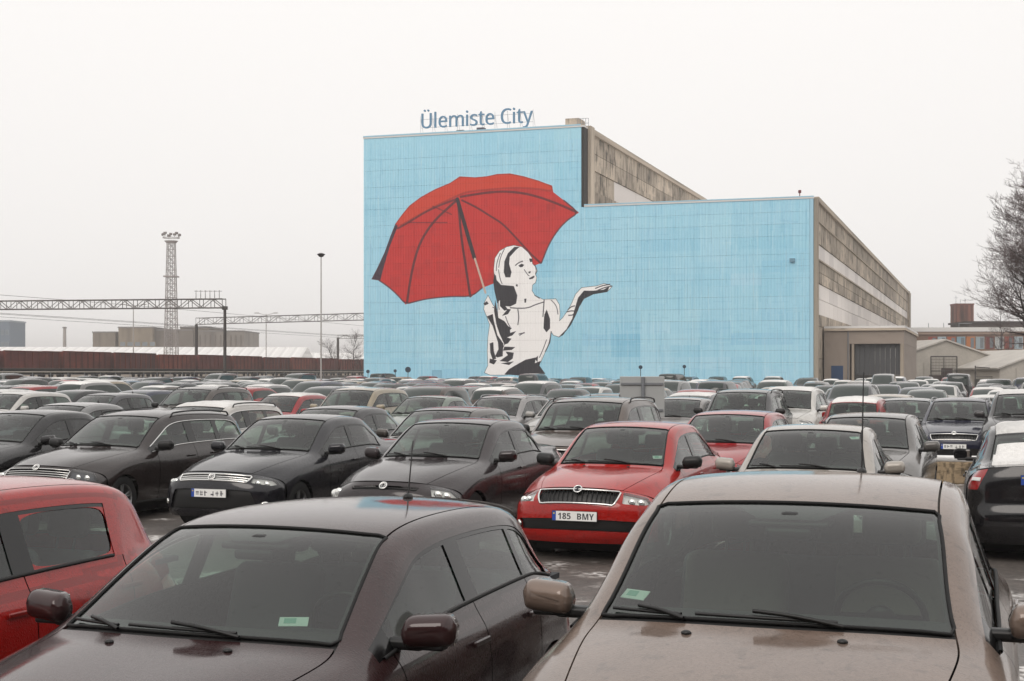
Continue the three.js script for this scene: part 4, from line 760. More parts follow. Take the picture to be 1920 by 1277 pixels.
function buildCar(type, lod, style = {}) {
  const c = SPEC[type], { body: B, front: Fr, rear: Re } = skins(c), h = c.L / 2, st = [6, 4, 2][lod], near = lod === 0, g = new THREE.Group();
  const sx = (list) => list.flatMap((m) => [m, mirrored(m)]);
  const zf = h - 0.85, zr = zf - c.wb, R = 0.345;
  const arch = (p) => Math.min(Math.hypot(p.y - 0.31, p.z - zf), Math.hypot(p.y - 0.31, p.z - zr)) - R;
  const lip = [-0.09, 0, 0], arched = (m) => lod < 2 ? cut(m, arch, lip) : cut(m, arch);
  const uOf = (p, v) => { let a = 4, b = 14; for (let i = 0; i < 30; i++) { const m = (a + b) / 2; if (h - B.at(m, v).z < p) a = m; else b = m; } return a; };
  const rs = (u0, v0, u1, v1, o, kk = st) => sheet(B, [u0, v0, u1, v1], Math.max(1, Math.ceil((u1 - u0) * kk)), Math.max(1, Math.ceil((v1 - v0) * kk)), o);
  const G = 0.0042, fl = lod < 2 ? 0.02 : 0;
  const dEnd = uOf(Math.min(0.85 + c.wb - 0.2, c.bb[0] - 0.3), 5.5), uDoor = 4.55, uB = 8;
  const hasQ = c.qw, uR = hasQ ? uOf(0.85 + c.wb - 0.16, 3.6) : type === 'small' ? uOf(3.12, 3.5) : 11.3, uQ = hasQ ? uOf(c.bt[0] - (type === 'hatch' || type === 'lowHatch' ? 0.06 : 0.02), 3.5) : uR;
  const top = 3.08, bot = 3.95;
  const curve = type === 'small' ? ([u, v]) => 1 - Math.abs((u - (8.1 + uR) / 2) / ((uR - 8.1) / 2)) ** 4.5 - Math.abs((v - (top + bot) / 2) / ((bot - top) / 2)) ** 4.5 : null, dense = type === 'small' && lod < 2;
  const fender = [arched(rs(0, 2, 4, 8, { gap: [G, 0, G, 0], flange: fl })), arched(rs(4, 4, uDoor, 8, { gap: [0, G, 0, 0], flange: fl }))];
  const pillars = [rs(4, 2, 12, 3, { gap: [0, 0, lod < 2 ? 0.004 : 0, 0], flange: fl }), rs(12, 2, 14, 4), rs(uQ, 3, 12, 4)];
  if (dense) pillars.push(cut(rs(8.1, top, uR, bot, { off: -0.004 }, 14), (p, w) => -curve(w), 0.012));
  const quarter = [arched(rs(dEnd, 4, 14, 8, { gap: [G, G, 0, 0], flange: fl }))];
  const doorF = arched(rs(uDoor, 4, uB, 8, { gap: [G, G, 0, 0], flange: fl })), doorR = arched(rs(uB, 4, dEnd, 8, { gap: [G, G, 0, 0], flange: fl }));
  const roof = rs(6.97, -2, 10.1, 2, { gap: [0, 0, lod < 2 ? 0.006 : 0, lod < 2 ? 0.006 : 0], flange: fl });
  const hood = rs(0, -2, 3.9, 2, { gap: [0.004, 0.004, G, G], flange: fl }), tail = rs(12, -2, 14, 2, { gap: [0, 0, G, G], flange: fl });
  // front and rear ends
  const P = (list, s = 1) => polyIn(list.map(([a, b]) => [a, b * s]));
  const lampF = style.lamp ?? [[0.1, 2.15], [0.2, 4.3], [0.9, 4.75], [1.5, 3.9], [1.75, 2.2]];
  const grille = style.grille ?? [[0.25, -1.85], [0.25, 1.85], [1.5, 1.6], [1.5, -1.6]];
  const lower = style.lower ?? [[3.25, -2.9], [3.25, 2.9], [4.7, 2.5], [4.7, -2.5]];
  const lampR = style.tailLamp ?? [[0.15, 2.0], [0.15, 5.3], [1.6, 5.5], [1.75, 3.0], [1.3, 1.9]];
  let fb = sheet(Fr, [0, -6, 6, 6], lod < 2 ? 48 : 10, lod < 2 ? 84 : 20, { gap: [0.003, 0, 0, 0] });
  let rb = sheet(Re, [0, -6, 6, 6], lod < 2 ? 36 : 10, lod < 2 ? 72 : 20, { gap: [0.003, 0, 0, 0] });
  if (lod < 2) for (const s of [1, -1]) { const f = P(lampF, s); fb = cut(fb, (p, w) => -f(w), 0.03); const r = P(lampR, s); rb = cut(rb, (p, w) => -r(w), 0.02); }
  if (lod < 2) for (const q of [grille, lower]) { const f = P(q); fb = cut(fb, (p, w) => -f(w), 0.03); }

  if (lod === 2) {
    mesh('body', geo(...sx([...fender, ...pillars, ...quarter, doorF, doorR]), roof, hood, tail, fb, rb), PAINT, g);
    mesh('windshield', geo(rs(3.95, -2, 6.97, 2)), M.farGlass, g);
    mesh('rear_window', geo(rs(10.1, -2, 12, 2)), M.farGlass, g);
    const side = rs(4.05, 3, uQ, 4); mesh('side_window', geo(side), M.farGlass, g); mesh('side_window', geo(mirrored(side)), M.farGlass, g);
  } else {
    mesh('body', geo(...sx([...fender, ...pillars, ...quarter])), PAINT, g);
    mesh('roof', geo(roof), PAINT, g); mesh('hood', geo(hood), PAINT, g); mesh(hasQ ? 'tailgate' : 'boot_lid', geo(tail), PAINT, g);
    mesh('bumper', geo(fb), PAINT, g); mesh('bumper', geo(rb), PAINT, g);
    mesh('cowl_panel', geo(rs(3.86, -2.02, 4.09, 2.02, { off: -0.012 })), M.plastic, g);
    const glassM = M.glass, sideM = style.tinted ? M.tint : M.glass;
    mesh('windshield', geo(rs(4.07, -1.96, 6.96, 1.96, { off: -0.003 })), glassM, g);
    if (style.sensor) mesh('sensor_shade', geo(sheet(B, [[6.98, -0.85], [6.98, 0.85], [6.38, 0.38], [6.38, -0.38]], 6, 8, { off: -0.006 })), M.black, g);
    // printed black border of the windscreen, as a strip just under the pane
    const bd = 0.09; mesh('windshield_border', geo(rs(4.05, -1.99, 4.07 + bd * 3.2, 1.99, { off: -0.007 }), rs(6.84, -1.99, 6.98, 1.99, { off: -0.007 }), rs(4.05, 1.89, 6.98, 2.0, { off: -0.007 }), rs(4.05, -2.0, 6.98, -1.89, { off: -0.007 })), M.black, g);
    mesh('rear_window', geo(rs(10.12, -1.93, 11.93, 1.93, { off: -0.004 })), sideM, g);
    mesh('rear_window_border', geo(rs(10.08, -2, 10.2, 2, { off: -0.009 }), rs(11.86, -2, 12.02, 2, { off: -0.009 }), rs(10.1, 1.86, 12, 2.0, { off: -0.009 }), rs(10.1, -2.0, 12, -1.86, { off: -0.009 })), M.black, g);
    // side: frames, pillars, panes
    const frame = [rs(4.0, 3, 4.66, 4), rs(4.6, 3, uQ, top, { off: -0.004 }), rs(4.6, bot, uQ, 4.0, { off: -0.004 }), rs(7.88, top, 8.14, bot, { off: -0.003 })];
    const panes = [rs(4.6, top, 7.92, bot, { off: -0.009 }), dense ? cut(rs(8.1, top, uR, bot, { off: -0.009 }, 14), (p, w) => curve(w)) : rs(8.1, top, uR, bot, { off: -0.009 })];
    if (hasQ) { frame.push(rs(uR - 0.03, top, uR + 0.1, bot, { off: -0.003 })); panes.push(rs(uR + 0.06, top, uQ, bot, { off: -0.009 })); }
    mesh('window_frame', geo(...frame), M.gloss, g); mesh('window_frame', geo(...frame.map(mirrored)), M.gloss, g);
    for (const m of [doorF, mirrored(doorF)]) mesh('front_door', geo(m), PAINT, g);
    for (const m of [doorR, mirrored(doorR)]) mesh('rear_door', geo(m), PAINT, g);
    panes.forEach((m, i) => { for (const q of [m, mirrored(m)]) mesh('side_window', geo(q), i ? sideM : glassM, g); });
    // seals and mouldings
    const loop = [], n = 10, E = [[4.06, -1.985], [6.97, -1.985], [6.97, 1.985], [4.06, 1.985]]; for (let e = 0; e < 4; e++) for (let i = 0; i < n; i++) loop.push([lerp(E[e][0], E[(e + 1) % 4][0], i / n), lerp(E[e][1], E[(e + 1) % 4][1], i / n)]);
    mesh('windshield_seal', edgeTube(B, loop, 0.008, 0, 5), M.rubber, g);
    const line = (v, u0, u1, off) => { const q = []; for (let i = 0; i <= 24; i++) q.push(B.at(lerp(u0, u1, i / 24), v).addScaledVector(B.normal(lerp(u0, u1, i / 24), v), off)); return q; };
    const flip = (q) => q.map((a) => V(-a.x, a.y, a.z));
    for (const f of [(q) => q, flip]) {
      mesh('belt_moulding', tube(f(line(4.0, 4.2, uQ - 0.05, 0.003)), near ? 0.009 : 0.011, 5, false, 40), style.chrome ? M.chrome : M.rubber, g);
      if (style.chrome) mesh('window_moulding', tube(f(line(3.03, 4.3, uQ - 0.05, 0.002)), 0.009, 5, false, 40), M.chrome, g);
      if (style.rails) mesh('roof_rail', tube(f([...line(2.35, 7.5, 9.5, 0.045)].map((a, i, A) => (i === 0 || i === A.length - 1 ? a.clone().add(V(0, -0.045, 0)) : a))), 0.014, 6, false, 40), style.rails === 2 ? M.silver : M.black, g);
      mesh('sill', tube(f(line(7.9, 1.2, 13.2, -0.01)), 0.02, 5, false, 30), M.plastic, g);
    }
    // door handles, mirrors
    const doorH = (u) => { const q = B.at(u, 5.15), w = rbox(0.02, 0.028, 0.19, 0.009, q.x + 0.018, q.y, q.z); return w; };
    for (const s of [1, -1]) for (const u of [uB - 0.25, dEnd - 0.2]) { const w = doorH(u); if (s < 0) w.scale(-1, 1, 1); mesh('door_handle', w, style.darkHandles ? M.black : PAINT, g); }
    const mq = B.at(4.86, 3.98);
    for (const s of [1, -1]) {
      const sp = mirrorShell.clone().scale(1, 1.22, 1); if (s < 0) for (const k of ['position', 'normal', 'uv']) { const A = sp.attributes[k], n = A.itemSize, r = A.array; for (let i = 0; i < A.count; i += 3) for (let q = 0; q < n; q++) { const t = r[(i + 1) * n + q]; r[(i + 1) * n + q] = r[(i + 2) * n + q]; r[(i + 2) * n + q] = t; } if (n === 3) for (let i = 0; i < A.count; i++) r[i * 3] *= -1; }
      sp.rotateY(s * 0.14); sp.translate(s * (mq.x + 0.15), mq.y + 0.075, mq.z + 0.02);
      const mm = mesh('mirror', sp, style.blackMirror ? M.black : PAINT, g);
      mesh('mirror_foot', merge([rbox(0.16, 0.05, 0.07, 0.02, s * (mq.x + 0.04), mq.y + 0.018, mq.z + 0.015), rbox(0.17, 0.03, 0.075, 0.013, s * (mq.x + 0.13), mq.y + 0.016, mq.z + 0.02)]), M.black, mm);
      mesh('mirror_glass', rbox(0.19, 0.115, 0.006, 0.003, s * (mq.x + 0.155), mq.y + 0.075, mq.z + 0.002), M.chrome, mm);
    }
    // headlights
    for (const s of [1, -1]) {
      const f = P(lampF, s), vs = lampF.map((q) => q[1] * s), v0 = Math.min(...vs), v1 = Math.max(...vs), us = lampF.map((q) => q[0]), u0 = Math.min(...us), u1 = Math.max(...us);
      const sh = (off) => cut(sheet(Fr, [u0, v0, u1, v1], 22, 26, { off }), (p, w) => f(w));
      const lamp = mesh('headlight', geo(sh(0.001)), M.lens, g);
      mesh('reflector', geo(sh(-0.035)), style.darkLamp ? M.dull : M.bowl, lamp);
      for (const [u, v, r] of style.bulbs ?? [[0.95, 2.75, 0.055], [0.9, 3.55, 0.06]]) { const q = Fr.at(u, v * s).addScaledVector(Fr.normal(u, v * s), -0.03); mesh('bulb', new THREE.SphereGeometry(r * 0.8, 14, 10).scale(1, 1, 0.5).translate(q.x, q.y, q.z), M.bulb, lamp); }
    }
    // grille
    {
      const f = P(grille), us = grille.map((q) => q[0]), vs = grille.map((q) => q[1]), u0 = Math.min(...us), u1 = Math.max(...us), v0 = Math.min(...vs), v1 = Math.max(...vs);
      const gr = mesh('grille', geo(cut(sheet(Fr, [u0, v0, u1, v1], 18, 30, { off: -0.03 }), (p, w) => f(w))), M.black, g);
      const nb = style.slats ?? 3, vert = style.vert ?? 0, bars = [];
      const edgeAt = (u) => { let v = v1; while (v > 0 && f([u, v]) < 0) v -= 0.04; return v; };
      for (let i = 1; i <= nb; i++) { const u = lerp(u0, u1, i / (nb + 1)), e = edgeAt(u), q = []; for (let k = 0; k <= 14; k++) { const v = lerp(-e, e, k / 14); q.push(Fr.at(u, v).addScaledVector(Fr.normal(u, v), -0.008)); } bars.push(tube(q, style.slatR ?? 0.008, 5, false, 28)); }
      for (let i = 0; i < vert; i++) { const v = lerp(v0, v1, (i + 0.5) / vert) * 0.93, q = []; for (let k = 0; k <= 4; k++) { const u = lerp(u0, u1, k / 4); if (f([u, v]) > -0.02) q.push(Fr.at(u, v).addScaledVector(Fr.normal(u, v), -0.012)); } if (q.length > 1) bars.push(tube(q, 0.006, 4, false, 6)); }
      if (bars.length) mesh('slat', merge(bars), style.chromeSlats ? M.chrome : M.gloss, gr);
      if (style.ring !== 0) { const q = []; grille.forEach((a, i) => { const b = grille[(i + 1) % grille.length]; for (let k = 0; k < 8; k++) q.push([lerp(a[0], b[0], k / 8), lerp(a[1], b[1], k / 8)]); }); mesh('grille_frame', edgeTube(Fr, q, style.ring ?? 0.011, 0.002, 6), M.chrome, gr); }
      const fl2 = P(lower), ul = lower.map((q) => q[0]), vl = lower.map((q) => q[1]);
      mesh('lower_grille', geo(cut(sheet(Fr, [Math.min(...ul), Math.min(...vl), Math.max(...ul), Math.max(...vl)], 14, 30, { off: -0.03 }), (p, w) => fl2(w))), M.black, g);
      const bq = Fr.at(style.badgeU ?? 0.3, 0), bn = Fr.normal(style.badgeU ?? 0.3, 0);
      if (style.badge !== 0) { const bd2 = mesh('badge', new THREE.TorusGeometry(0.045, 0.009, 6, 20), M.chrome, g); bd2.position.copy(bq).addScaledVector(bn, 0.01); bd2.lookAt(bq.clone().add(bn)); const core = mesh('badge_core', style.badge === 2 ? merge([new THREE.CircleGeometry(0.04, 18), box(0.05, 0.012, 0.012, 0.004, 0.004, 0, 0, 0, 0.7), box(0.03, 0.01, 0.012, -0.01, -0.012, 0, 0, 0, -0.6)]) : merge([new THREE.TorusGeometry(0.026, 0.006, 5, 16).scale(0.7, 1.3, 1), new THREE.TorusGeometry(0.026, 0.006, 5, 16).scale(1.5, 0.6, 1).translate(0, 0.012, 0)]), style.badge === 2 ? M.dull : M.chrome, bd2); core.position.z = 0.001; }
      for (const s of [1, -1]) { const q = Fr.at(3.7, 3.45 * s), nn = Fr.normal(3.7, 3.45 * s); const fg = mesh('fog_lamp', new THREE.SphereGeometry(0.045, 14, 10).scale(1.2, 0.8, 0.4), M.bulb, g); fg.position.copy(q).addScaledVector(nn, 0.002); fg.lookAt(q.clone().add(nn)); }
    }
    // plates
    const pf = Fr.at(2.55, 0), pl = mesh('number_plate', plateGeo, platePlain, g); pl.position.set(0, style.plateY ?? 0.5, Fr.at(2.4, 0).z + 0.016); pl.rotation.x = -0.03;
    const pr = mesh('number_plate', plateGeo, platePlain, g); const rq = Re.at(style.rearPlateU ?? 1.2, 0); pr.position.set(0, rq.y, rq.z - 0.012); pr.rotation.y = Math.PI;
    // tail lamps
    for (const s of [1, -1]) { const f = P(lampR, s), vs = lampR.map((q) => q[1] * s), us = lampR.map((q) => q[0]); const q = [Math.min(...us), Math.min(...vs), Math.max(...us), Math.max(...vs)]; const tl = mesh('tail_lamp', geo(cut(sheet(Re, q, 20, 24, { off: 0.002 }), (p, w) => f(w))), M.red, g);
      const w0 = Re.at(0.95, 3.4 * s), wn = Re.normal(0.95, 3.4 * s), wl = mesh('reversing_lamp', rbox(0.13, 0.04, 0.01, 0.004), M.white, tl); wl.position.copy(w0).addScaledVector(wn, 0.004); wl.lookAt(w0.clone().add(wn)); }
    // wipers
    for (const [v0, v1, u1] of [[0.75, -0.75, 4.3], [-0.85, -1.8, 4.36]]) {
      const Q = (u, v, o) => B.at(u, v).addScaledVector(B.normal(u, v), o);
      mesh('wiper', merge([tube([Q(3.98, v0, 0.012), Q(4.1, lerp(v0, v1, 0.3), 0.03), Q(4.22, lerp(v0, v1, 0.6), 0.026)], 0.009, 5), tube([0, 0.25, 0.5, 0.75, 1].map((t) => Q(lerp(4.1, u1 - 0.16, t), lerp(v0 - 0.05, v1, t), 0.012)), 0.008, 5)]), M.black, g);
    }
    if (near) for (const v of [0.7, -0.7]) { const q = B.at(3.35, v), nn = B.normal(3.35, v), z = mesh('washer_jet', new THREE.SphereGeometry(0.016, 10, 8).scale(1.3, 0.7, 1), M.black, g); z.position.copy(q).addScaledVector(nn, 0.003); }
    // cabin
    const lining = [rs(6.9, -2.7, 10.2, 2.7, { off: -0.035 }, 2)];
    mesh('headliner', geo(...lining), M.headliner, g);
    const iw = c.W - 0.3, fp = c.cowl[0];
    const dq = c.cowl[1];
    const dz = h - fp - 0.42;
    mesh('dashboard', merge([rbox(iw, 0.2, 0.62, 0.07, 0, dq - 0.16, dz, 3), rbox(iw * 0.28, 0.12, 0.3, 0.05, 0.36, dq - 0.08, dz - 0.14, 3), box(iw, 0.5, 0.1, 0, dq - 0.5, dz - 0.1)]), M.dash, g);
    mesh('steering_wheel', merge([new THREE.TorusGeometry(0.185, 0.016, 8, 30), new THREE.SphereGeometry(0.07, 12, 8).scale(1, 0.9, 0.5), box(0.34, 0.035, 0.02), box(0.035, 0.18, 0.02, 0, -0.09, 0)]).rotateX(0.42).translate(0.36, dq - 0.06, dz - 0.5), M.black, g);
    for (const s of [1, -1]) { const sm = mesh('front_seat', seatGeo.seat, style.cloth2 ? M.cloth2 : M.cloth, g); sm.position.set(s * 0.36, c.cowl[1] - 0.46, h - fp - 1.36); mesh('headrest', seatGeo.head, style.cloth2 ? M.cloth2 : M.cloth, sm); }
    const bench = mesh('rear_seat', merge([rbox(iw - 0.1, 0.62, 0.18, 0.07, 0, 0.31, 0).rotateX(-0.38), rbox(iw - 0.1, 0.18, 0.5, 0.07, 0, 0, 0.25)]), M.cloth, g); bench.position.set(0, c.cowl[1] - 0.53, h - fp - 1.86);
    for (const s of [-1, 0, 1]) { const hr = mesh('headrest', seatGeo.head, M.cloth, bench); hr.position.set(s * 0.36, 0.0, -0.04); }
    mesh('floor', merge([box(c.W - 0.22, 0.08, c.L - 1.0, 0, 0.3, 0), box(c.W - 0.3, 0.5, 0.06, 0, 0.55, h - fp - 0.2), box(c.W - 0.5, 0.42, c.L - 0.9, 0, 0.36, 0).scale(1, 0.5, 1)]), M.rubber, g);
    mesh('parcel_shelf', box(iw, 0.03, hasQ ? 0.5 : 0.62, 0, c.belt[1] - 0.06, h - c.bb[0] + (hasQ ? 0.35 : 0.32)), M.dash, g);
    { const q = B.at(6.62, 0); mesh('rear_view_mirror', merge([rbox(0.23, 0.065, 0.03, 0.014, 0, q.y - 0.1, q.z - 0.1), rbox(0.1, 0.09, 0.12, 0.03, 0, q.y - 0.045, q.z - 0.03)]), M.black, g); }
    if (style.sensor) { const q = B.at(6.5, 0); mesh('sensor_housing', merge([rbox(0.34, 0.03, 0.24, 0.014, 0, q.y - 0.04, q.z - 0.09).rotateX(0), rbox(0.2, 0.05, 0.12, 0.02, 0, q.y - 0.075, q.z - 0.02)]), M.black, g); }
    if (style.antenna) { const [u, v, len] = style.antenna, q = B.at(u, v); mesh('antenna', merge([bar([q.x, q.y, q.z], [q.x, q.y + len, q.z - len * 0.22], 0.005, 0.003, 5), new THREE.SphereGeometry(0.025, 10, 8).scale(1, 0.9, 1.6).translate(q.x, q.y + 0.005, q.z)]), M.black, g); }
    if (style.fin) { const q = B.at(9.6, 0); mesh('roof_fin', new THREE.ConeGeometry(0.05, 0.09, 8).scale(0.5, 1, 1.6).translate(0, q.y + 0.045, q.z), M.black, g); }
    if (style.spoiler) mesh('roof_spoiler', geo(rs(9.95, -1.95, 10.5, 1.95, { off: 0.03 }), rs(9.95, -1.95, 10.5, 1.95, { off: 0.012 })), PAINT, g);
    if (style.ticket) { const [u, v] = style.ticket, q = B.at(u, v), nn = B.normal(u, v); const t = mesh('parking_ticket', new THREE.BoxGeometry(0.12, 0.055, 0.003), M.paper, g); t.position.copy(q).addScaledVector(nn, -0.02); t.lookAt(q.clone().add(nn)); mesh('stamp', new THREE.BoxGeometry(0.05, 0.03, 0.004), std(0x9cc4b8, 0.7), t).position.set(-0.015, 0.004, 0.001); }
    if (style.snow) { if (style.snow.includes('r')) mesh('roof_snow', noisySnow(B, [7.1, -2.0, 10.0, 2.0], 22, 24, 0.035, 3), M.snow, g); if (style.snow.includes('t')) { const s = mesh('boot_snow', noisySnow(B, [11.55, -1.9, 13.2, 1.9], 16, 26, 0.045, 5), M.snow, g); mesh('window_snow', noisySnow(B, [10.9, 0.5, 11.9, 1.8], 10, 12, 0.03, 8), M.snow, s); } }
  }
  const ws = []; for (const [z, s] of [[zf, 1], [zf, -1], [zr, 1], [zr, -1]]) {
    if (lod === 2) { const w = mesh('wheel', wheelGeo.simple, M.rubber, g); w.position.set(s * (c.W / 2 - 0.13), 0.32, z); continue; }
    const w = new THREE.Group(); w.name = 'wheel'; w.position.set(s * (c.W / 2 - 0.125), 0.32, z); w.rotation.y = s > 0 ? 0 : Math.PI; g.add(w);
    mesh('tyre', wheelGeo.tyre, M.rubber, w); mesh('rim', wheelGeo.rim, M.silver, w); mesh('brake_disc', wheelGeo.disc, M.dull, w);
    const liner = new THREE.CylinderGeometry(R + 0.012, R + 0.012, 0.3, 24, 1, true, -Math.PI / 2, Math.PI).rotateZ(Math.PI / 2).rotateX(0); ws.push(mirroredLiner(liner, s, c, z));
  }
  if (ws.length) mesh('wheel_arch_liner', merge(ws), M.rubber, g);
  g.userData.spec = type; return g;
}
function mirroredLiner(g, s, c, z) { return g.translate(s * (c.W / 2 - 0.26), 0.31, z); }

const protos = new Map(); let plateAt = 0;
function car({ type, lod = 2, color, metal, style, px, Z, x, z, head = 20.5, label, cat = 'car', group, away = false, plate }) {
  const key = type + lod + JSON.stringify(style ?? {});
  if (!protos.has(key)) protos.set(key, buildCar(type, lod, style));
  const o = protos.get(key).clone(); delete o.userData.spec;
  const c = SPEC[type], mat = paint(color, metal);
  o.traverse((m) => { if (m.material === PAINT) m.material = mat; });
  { const k = plates[(plateAt += 1) % 6]; if (!plate) o.traverse((m) => { if (m.name === 'number_plate') m.material = k; }); }
  if (plate) { const pm = std(0xffffff, 0.5, 0, { map: plateTexture(plate) }); o.traverse((m) => { if (m.name === 'number_plate') m.material = pm; }); }
  const t = (away ? 180 : 0) - head, r = t * Math.PI / 180;
  if (px !== undefined) { const d = away ? c.L / 2 - c.L : c.L / 2 - c.cowl[0]; [x, z] = at(px, Z); x -= Math.sin(r) * d; z -= Math.cos(r) * d; }
  o.name = numbered(type === 'van' ? 'parked_van' : type === 'suv' ? 'parked_suv' : 'parked_car'); o.position.set(x, 0, z); o.rotation.y = r; scene.add(o);
  tag(o, label, cat, group); return o;
}
// ---------------------------------------------------------------- the cars one can tell apart, nearest first
const NEAR = 'cars parked in the nearest rows';
const skodaStyle = { grille: [[0.18, -2.0], [0.62, -0.42], [0.74, 0], [0.62, 0.42], [0.18, 2.0], [1.5, 1.62], [1.5, -1.62]], slats: 0, vert: 19, ring: 0.012, lamp: [[0.16, 2.2], [0.22, 4.4], [1.0, 4.5], [1.25, 3.6], [1.35, 2.05]], badge: 2, badgeU: 0.22, lower: [[3.2, -3.4], [3.2, 3.4], [4.3, 3.2], [4.3, -3.2]], plateY: 0.5, blackMirror: 1, ticket: [4.75, 1.7] };
skodaStyle.grille = [[0.2, -2.0], [0.2, 2.0], [1.55, 1.6], [1.55, -1.6]];
const corollaStyle = { grille: [[0.35, -2.25], [0.35, 2.25], [1.1, 1.9], [1.1, -1.9]], slats: 2, slatR: 0.012, chromeSlats: 1, ring: 0.014, lamp: [[0.3, 2.3], [0.12, 4.3], [0.7, 4.9], [1.15, 3.9], [1.1, 2.2]], badgeU: 0.75, plateY: 0.52, blackMirror: 0, lower: [[2.1, -2.2], [2.1, 2.2], [4.6, 2.9], [4.6, -2.9]] };
car({ type: 'lowHatch', lod: 0, color: 0x382021, metal: 0.3, px: 318, Z: 5.8, head: 20, label: 'large dark maroon hatchback with wet roof and paper ticket behind its windscreen', group: NEAR, style: { ticket: [4.62, 1.25], antenna: [8.9, 0.5, 0.3], spoiler: 1, slats: 4, sensor: 1 } });
car({ type: 'tall', lod: 0, color: 0x85746a, metal: 0.45, px: 1432, Z: 5.4, head: 18.5, label: 'large beige saloon filling the foreground beside the dark maroon hatchback', group: NEAR, style: { ticket: [4.66, -1.66], antenna: [9.1, 0.62, 0.5], sensor: 1, cloth2: 1 } });
car({ type: 'small', lod: 0, color: 0xb01710, metal: 0, x: -3.36, z: -7.45, head: 21, label: 'bright red small hatchback cut by the left edge, beside the dark maroon hatchback', group: NEAR, style: { blackMirror: 1 } });
car({ type: 'sedan', lod: 0, color: 0x1b1a1d, metal: 0.3, px: -40, Z: 22.2, label: 'black saloon cut by the left edge, next to the dark brown estate', group: NEAR, style: { tinted: 1 } });
car({ type: 'wagon', lod: 0, color: 0x2b2120, metal: 0.35, px: 170, Z: 20.7, label: 'dark brown estate with chrome window trim and roof rails', group: NEAR, style: { chrome: 1, rails: 1, blackMirror: 1, slats: 3, chromeSlats: 1, ring: 0.008, darkLamp: 1, lamp: [[0.15, 2.1], [0.1, 4.2], [1.2, 4.5], [1.55, 3.6], [1.6, 2.1]], grille: [[0.4, -2.0], [0.4, 2.0], [1.5, 1.9], [1.5, -1.9]] } });
car({ type: 'sedan', lod: 0, color: 0x1f1f26, metal: 0.4, px: 487, Z: 19.7, label: 'dark grey saloon with a wide chrome grille bar and number plate', group: NEAR, style: corollaStyle });
car({ type: 'sedan', lod: 0, color: 0x2f2629, metal: 0.4, px: 796, Z: 18.0, label: 'purplish brown saloon with pale oval headlights, left of the red liftback', group: NEAR, style: { lamp: [[0.3, 2.4], [0.12, 4.4], [0.95, 5.1], [2.1, 4.3], [2.1, 2.6]], grille: [[0.5, -1.7], [0.5, 1.7], [0.95, 1.5], [0.95, -1.5]], slats: 1, ring: 0, badgeU: 0.55, bulbs: [[0.9, 3.0, 0.07], [1.0, 3.75, 0.075]] } });
car({ type: 'lift', lod: 0, color: 0xb3170f, metal: 0, px: 1137, Z: 16.85, head: 21, plate: '185 BMY', label: 'red liftback facing the viewer with chrome framed grille and white number plate', group: NEAR, style: skodaStyle });
car({ type: 'sedan', lod: 0, color: 0xb3ada6, metal: 0.4, px: 1505, Z: 15.75, head: 19, label: 'silver white saloon directly behind the large beige foreground saloon', group: NEAR, style: { ticket: [6.4, 1.7], fin: 1 } });
car({ type: 'sedan', lod: 0, color: 0x17161a, metal: 0.3, px: 1962, Z: 15.5, away: true, head: 19, label: 'dark saloon seen from behind with snow on its roof and boot', group: NEAR, style: { snow: 'rt', tailLamp: [[0.12, 2.2], [0.12, 5.2], [0.9, 5.5], [1.55, 4.6], [1.7, 3.0], [0.75, 2.6]] } });
// the row nose to tail behind them
const SEC = 'cars in the second row behind the red liftback';
const STYLES = [
  {}, { grille: [[0.5, -1.5], [0.5, 1.5], [1.9, 1.25], [1.9, -1.25]], slats: 5, lamp: [[0.2, 1.9], [0.1, 4.5], [0.9, 4.9], [1.3, 3.9], [1.35, 2.0]] },
  { grille: [[0.3, -1.3], [0.3, 1.3], [2.4, 1.5], [2.4, -1.5]], slats: 4, chromeSlats: 1, lamp: [[0.25, 2.4], [0.15, 4.2], [1.6, 4.7], [2.0, 3.8], [1.8, 2.5]], plateY: 0.42 },
  { grille: [[0.6, -2.1], [0.6, 2.1], [1.1, 2.0], [1.1, -2.0]], slats: 1, ring: 0, lamp: [[0.2, 2.2], [0.1, 4.6], [0.8, 5.0], [1.7, 4.2], [1.2, 2.2]], darkLamp: 1 },
  { grille: [[0.45, -0.9], [0.45, 0.9], [1.5, 0.8], [1.5, -0.8]], slats: 0, vert: 9, lamp: [[0.2, 2.5], [0.15, 4.1], [1.8, 4.5], [2.3, 3.9], [2.2, 2.8]] },
]; let styleAt = 0;
const plain = { fin: 1 }, railed = { rails: 1, fin: 1, blackMirror: 1 };
for (const [type, color, px, b, style, label, metal] of [
  ['sedan', 0x8a8b8c, 62, 22.8, plain, 'grey saloon with a thin snow film behind the black saloon'],
  ['wagon', 0xd6d3cf, 322, 22.5, { rails: 1, chrome: 1, snow: 'r' }, 'white snow topped estate behind the dark brown estate'],
  ['sedan', 0x222024, 575, 22.2, plain, 'black low saloon directly behind the dark grey saloon'],
  ['hatch', 0x56514d, 790, 22.0, plain, 'dusty grey hatchback behind the purplish brown saloon'],
  ['suv', 0x6a605a, 1072, 21.5, railed, 'grey brown off-roader with a wide windscreen behind the red liftback'],
  ['hatch', 0xa8252a, 1345, 21.3, plain, 'red hatchback with a pale pink roof between the red liftback and silver white saloon', 0.05],
  ['hatch', 0x6b6866, 1612, 20.7, plain, 'dusty dark grey hatchback with a dark windscreen behind the silver white saloon'],
]) car({ type, lod: 1, color, metal: metal ?? 0.45, px, Z: rowZ(px, b), label, group: SEC, style: { ...STYLES[styleAt++ % 5], ...style } });
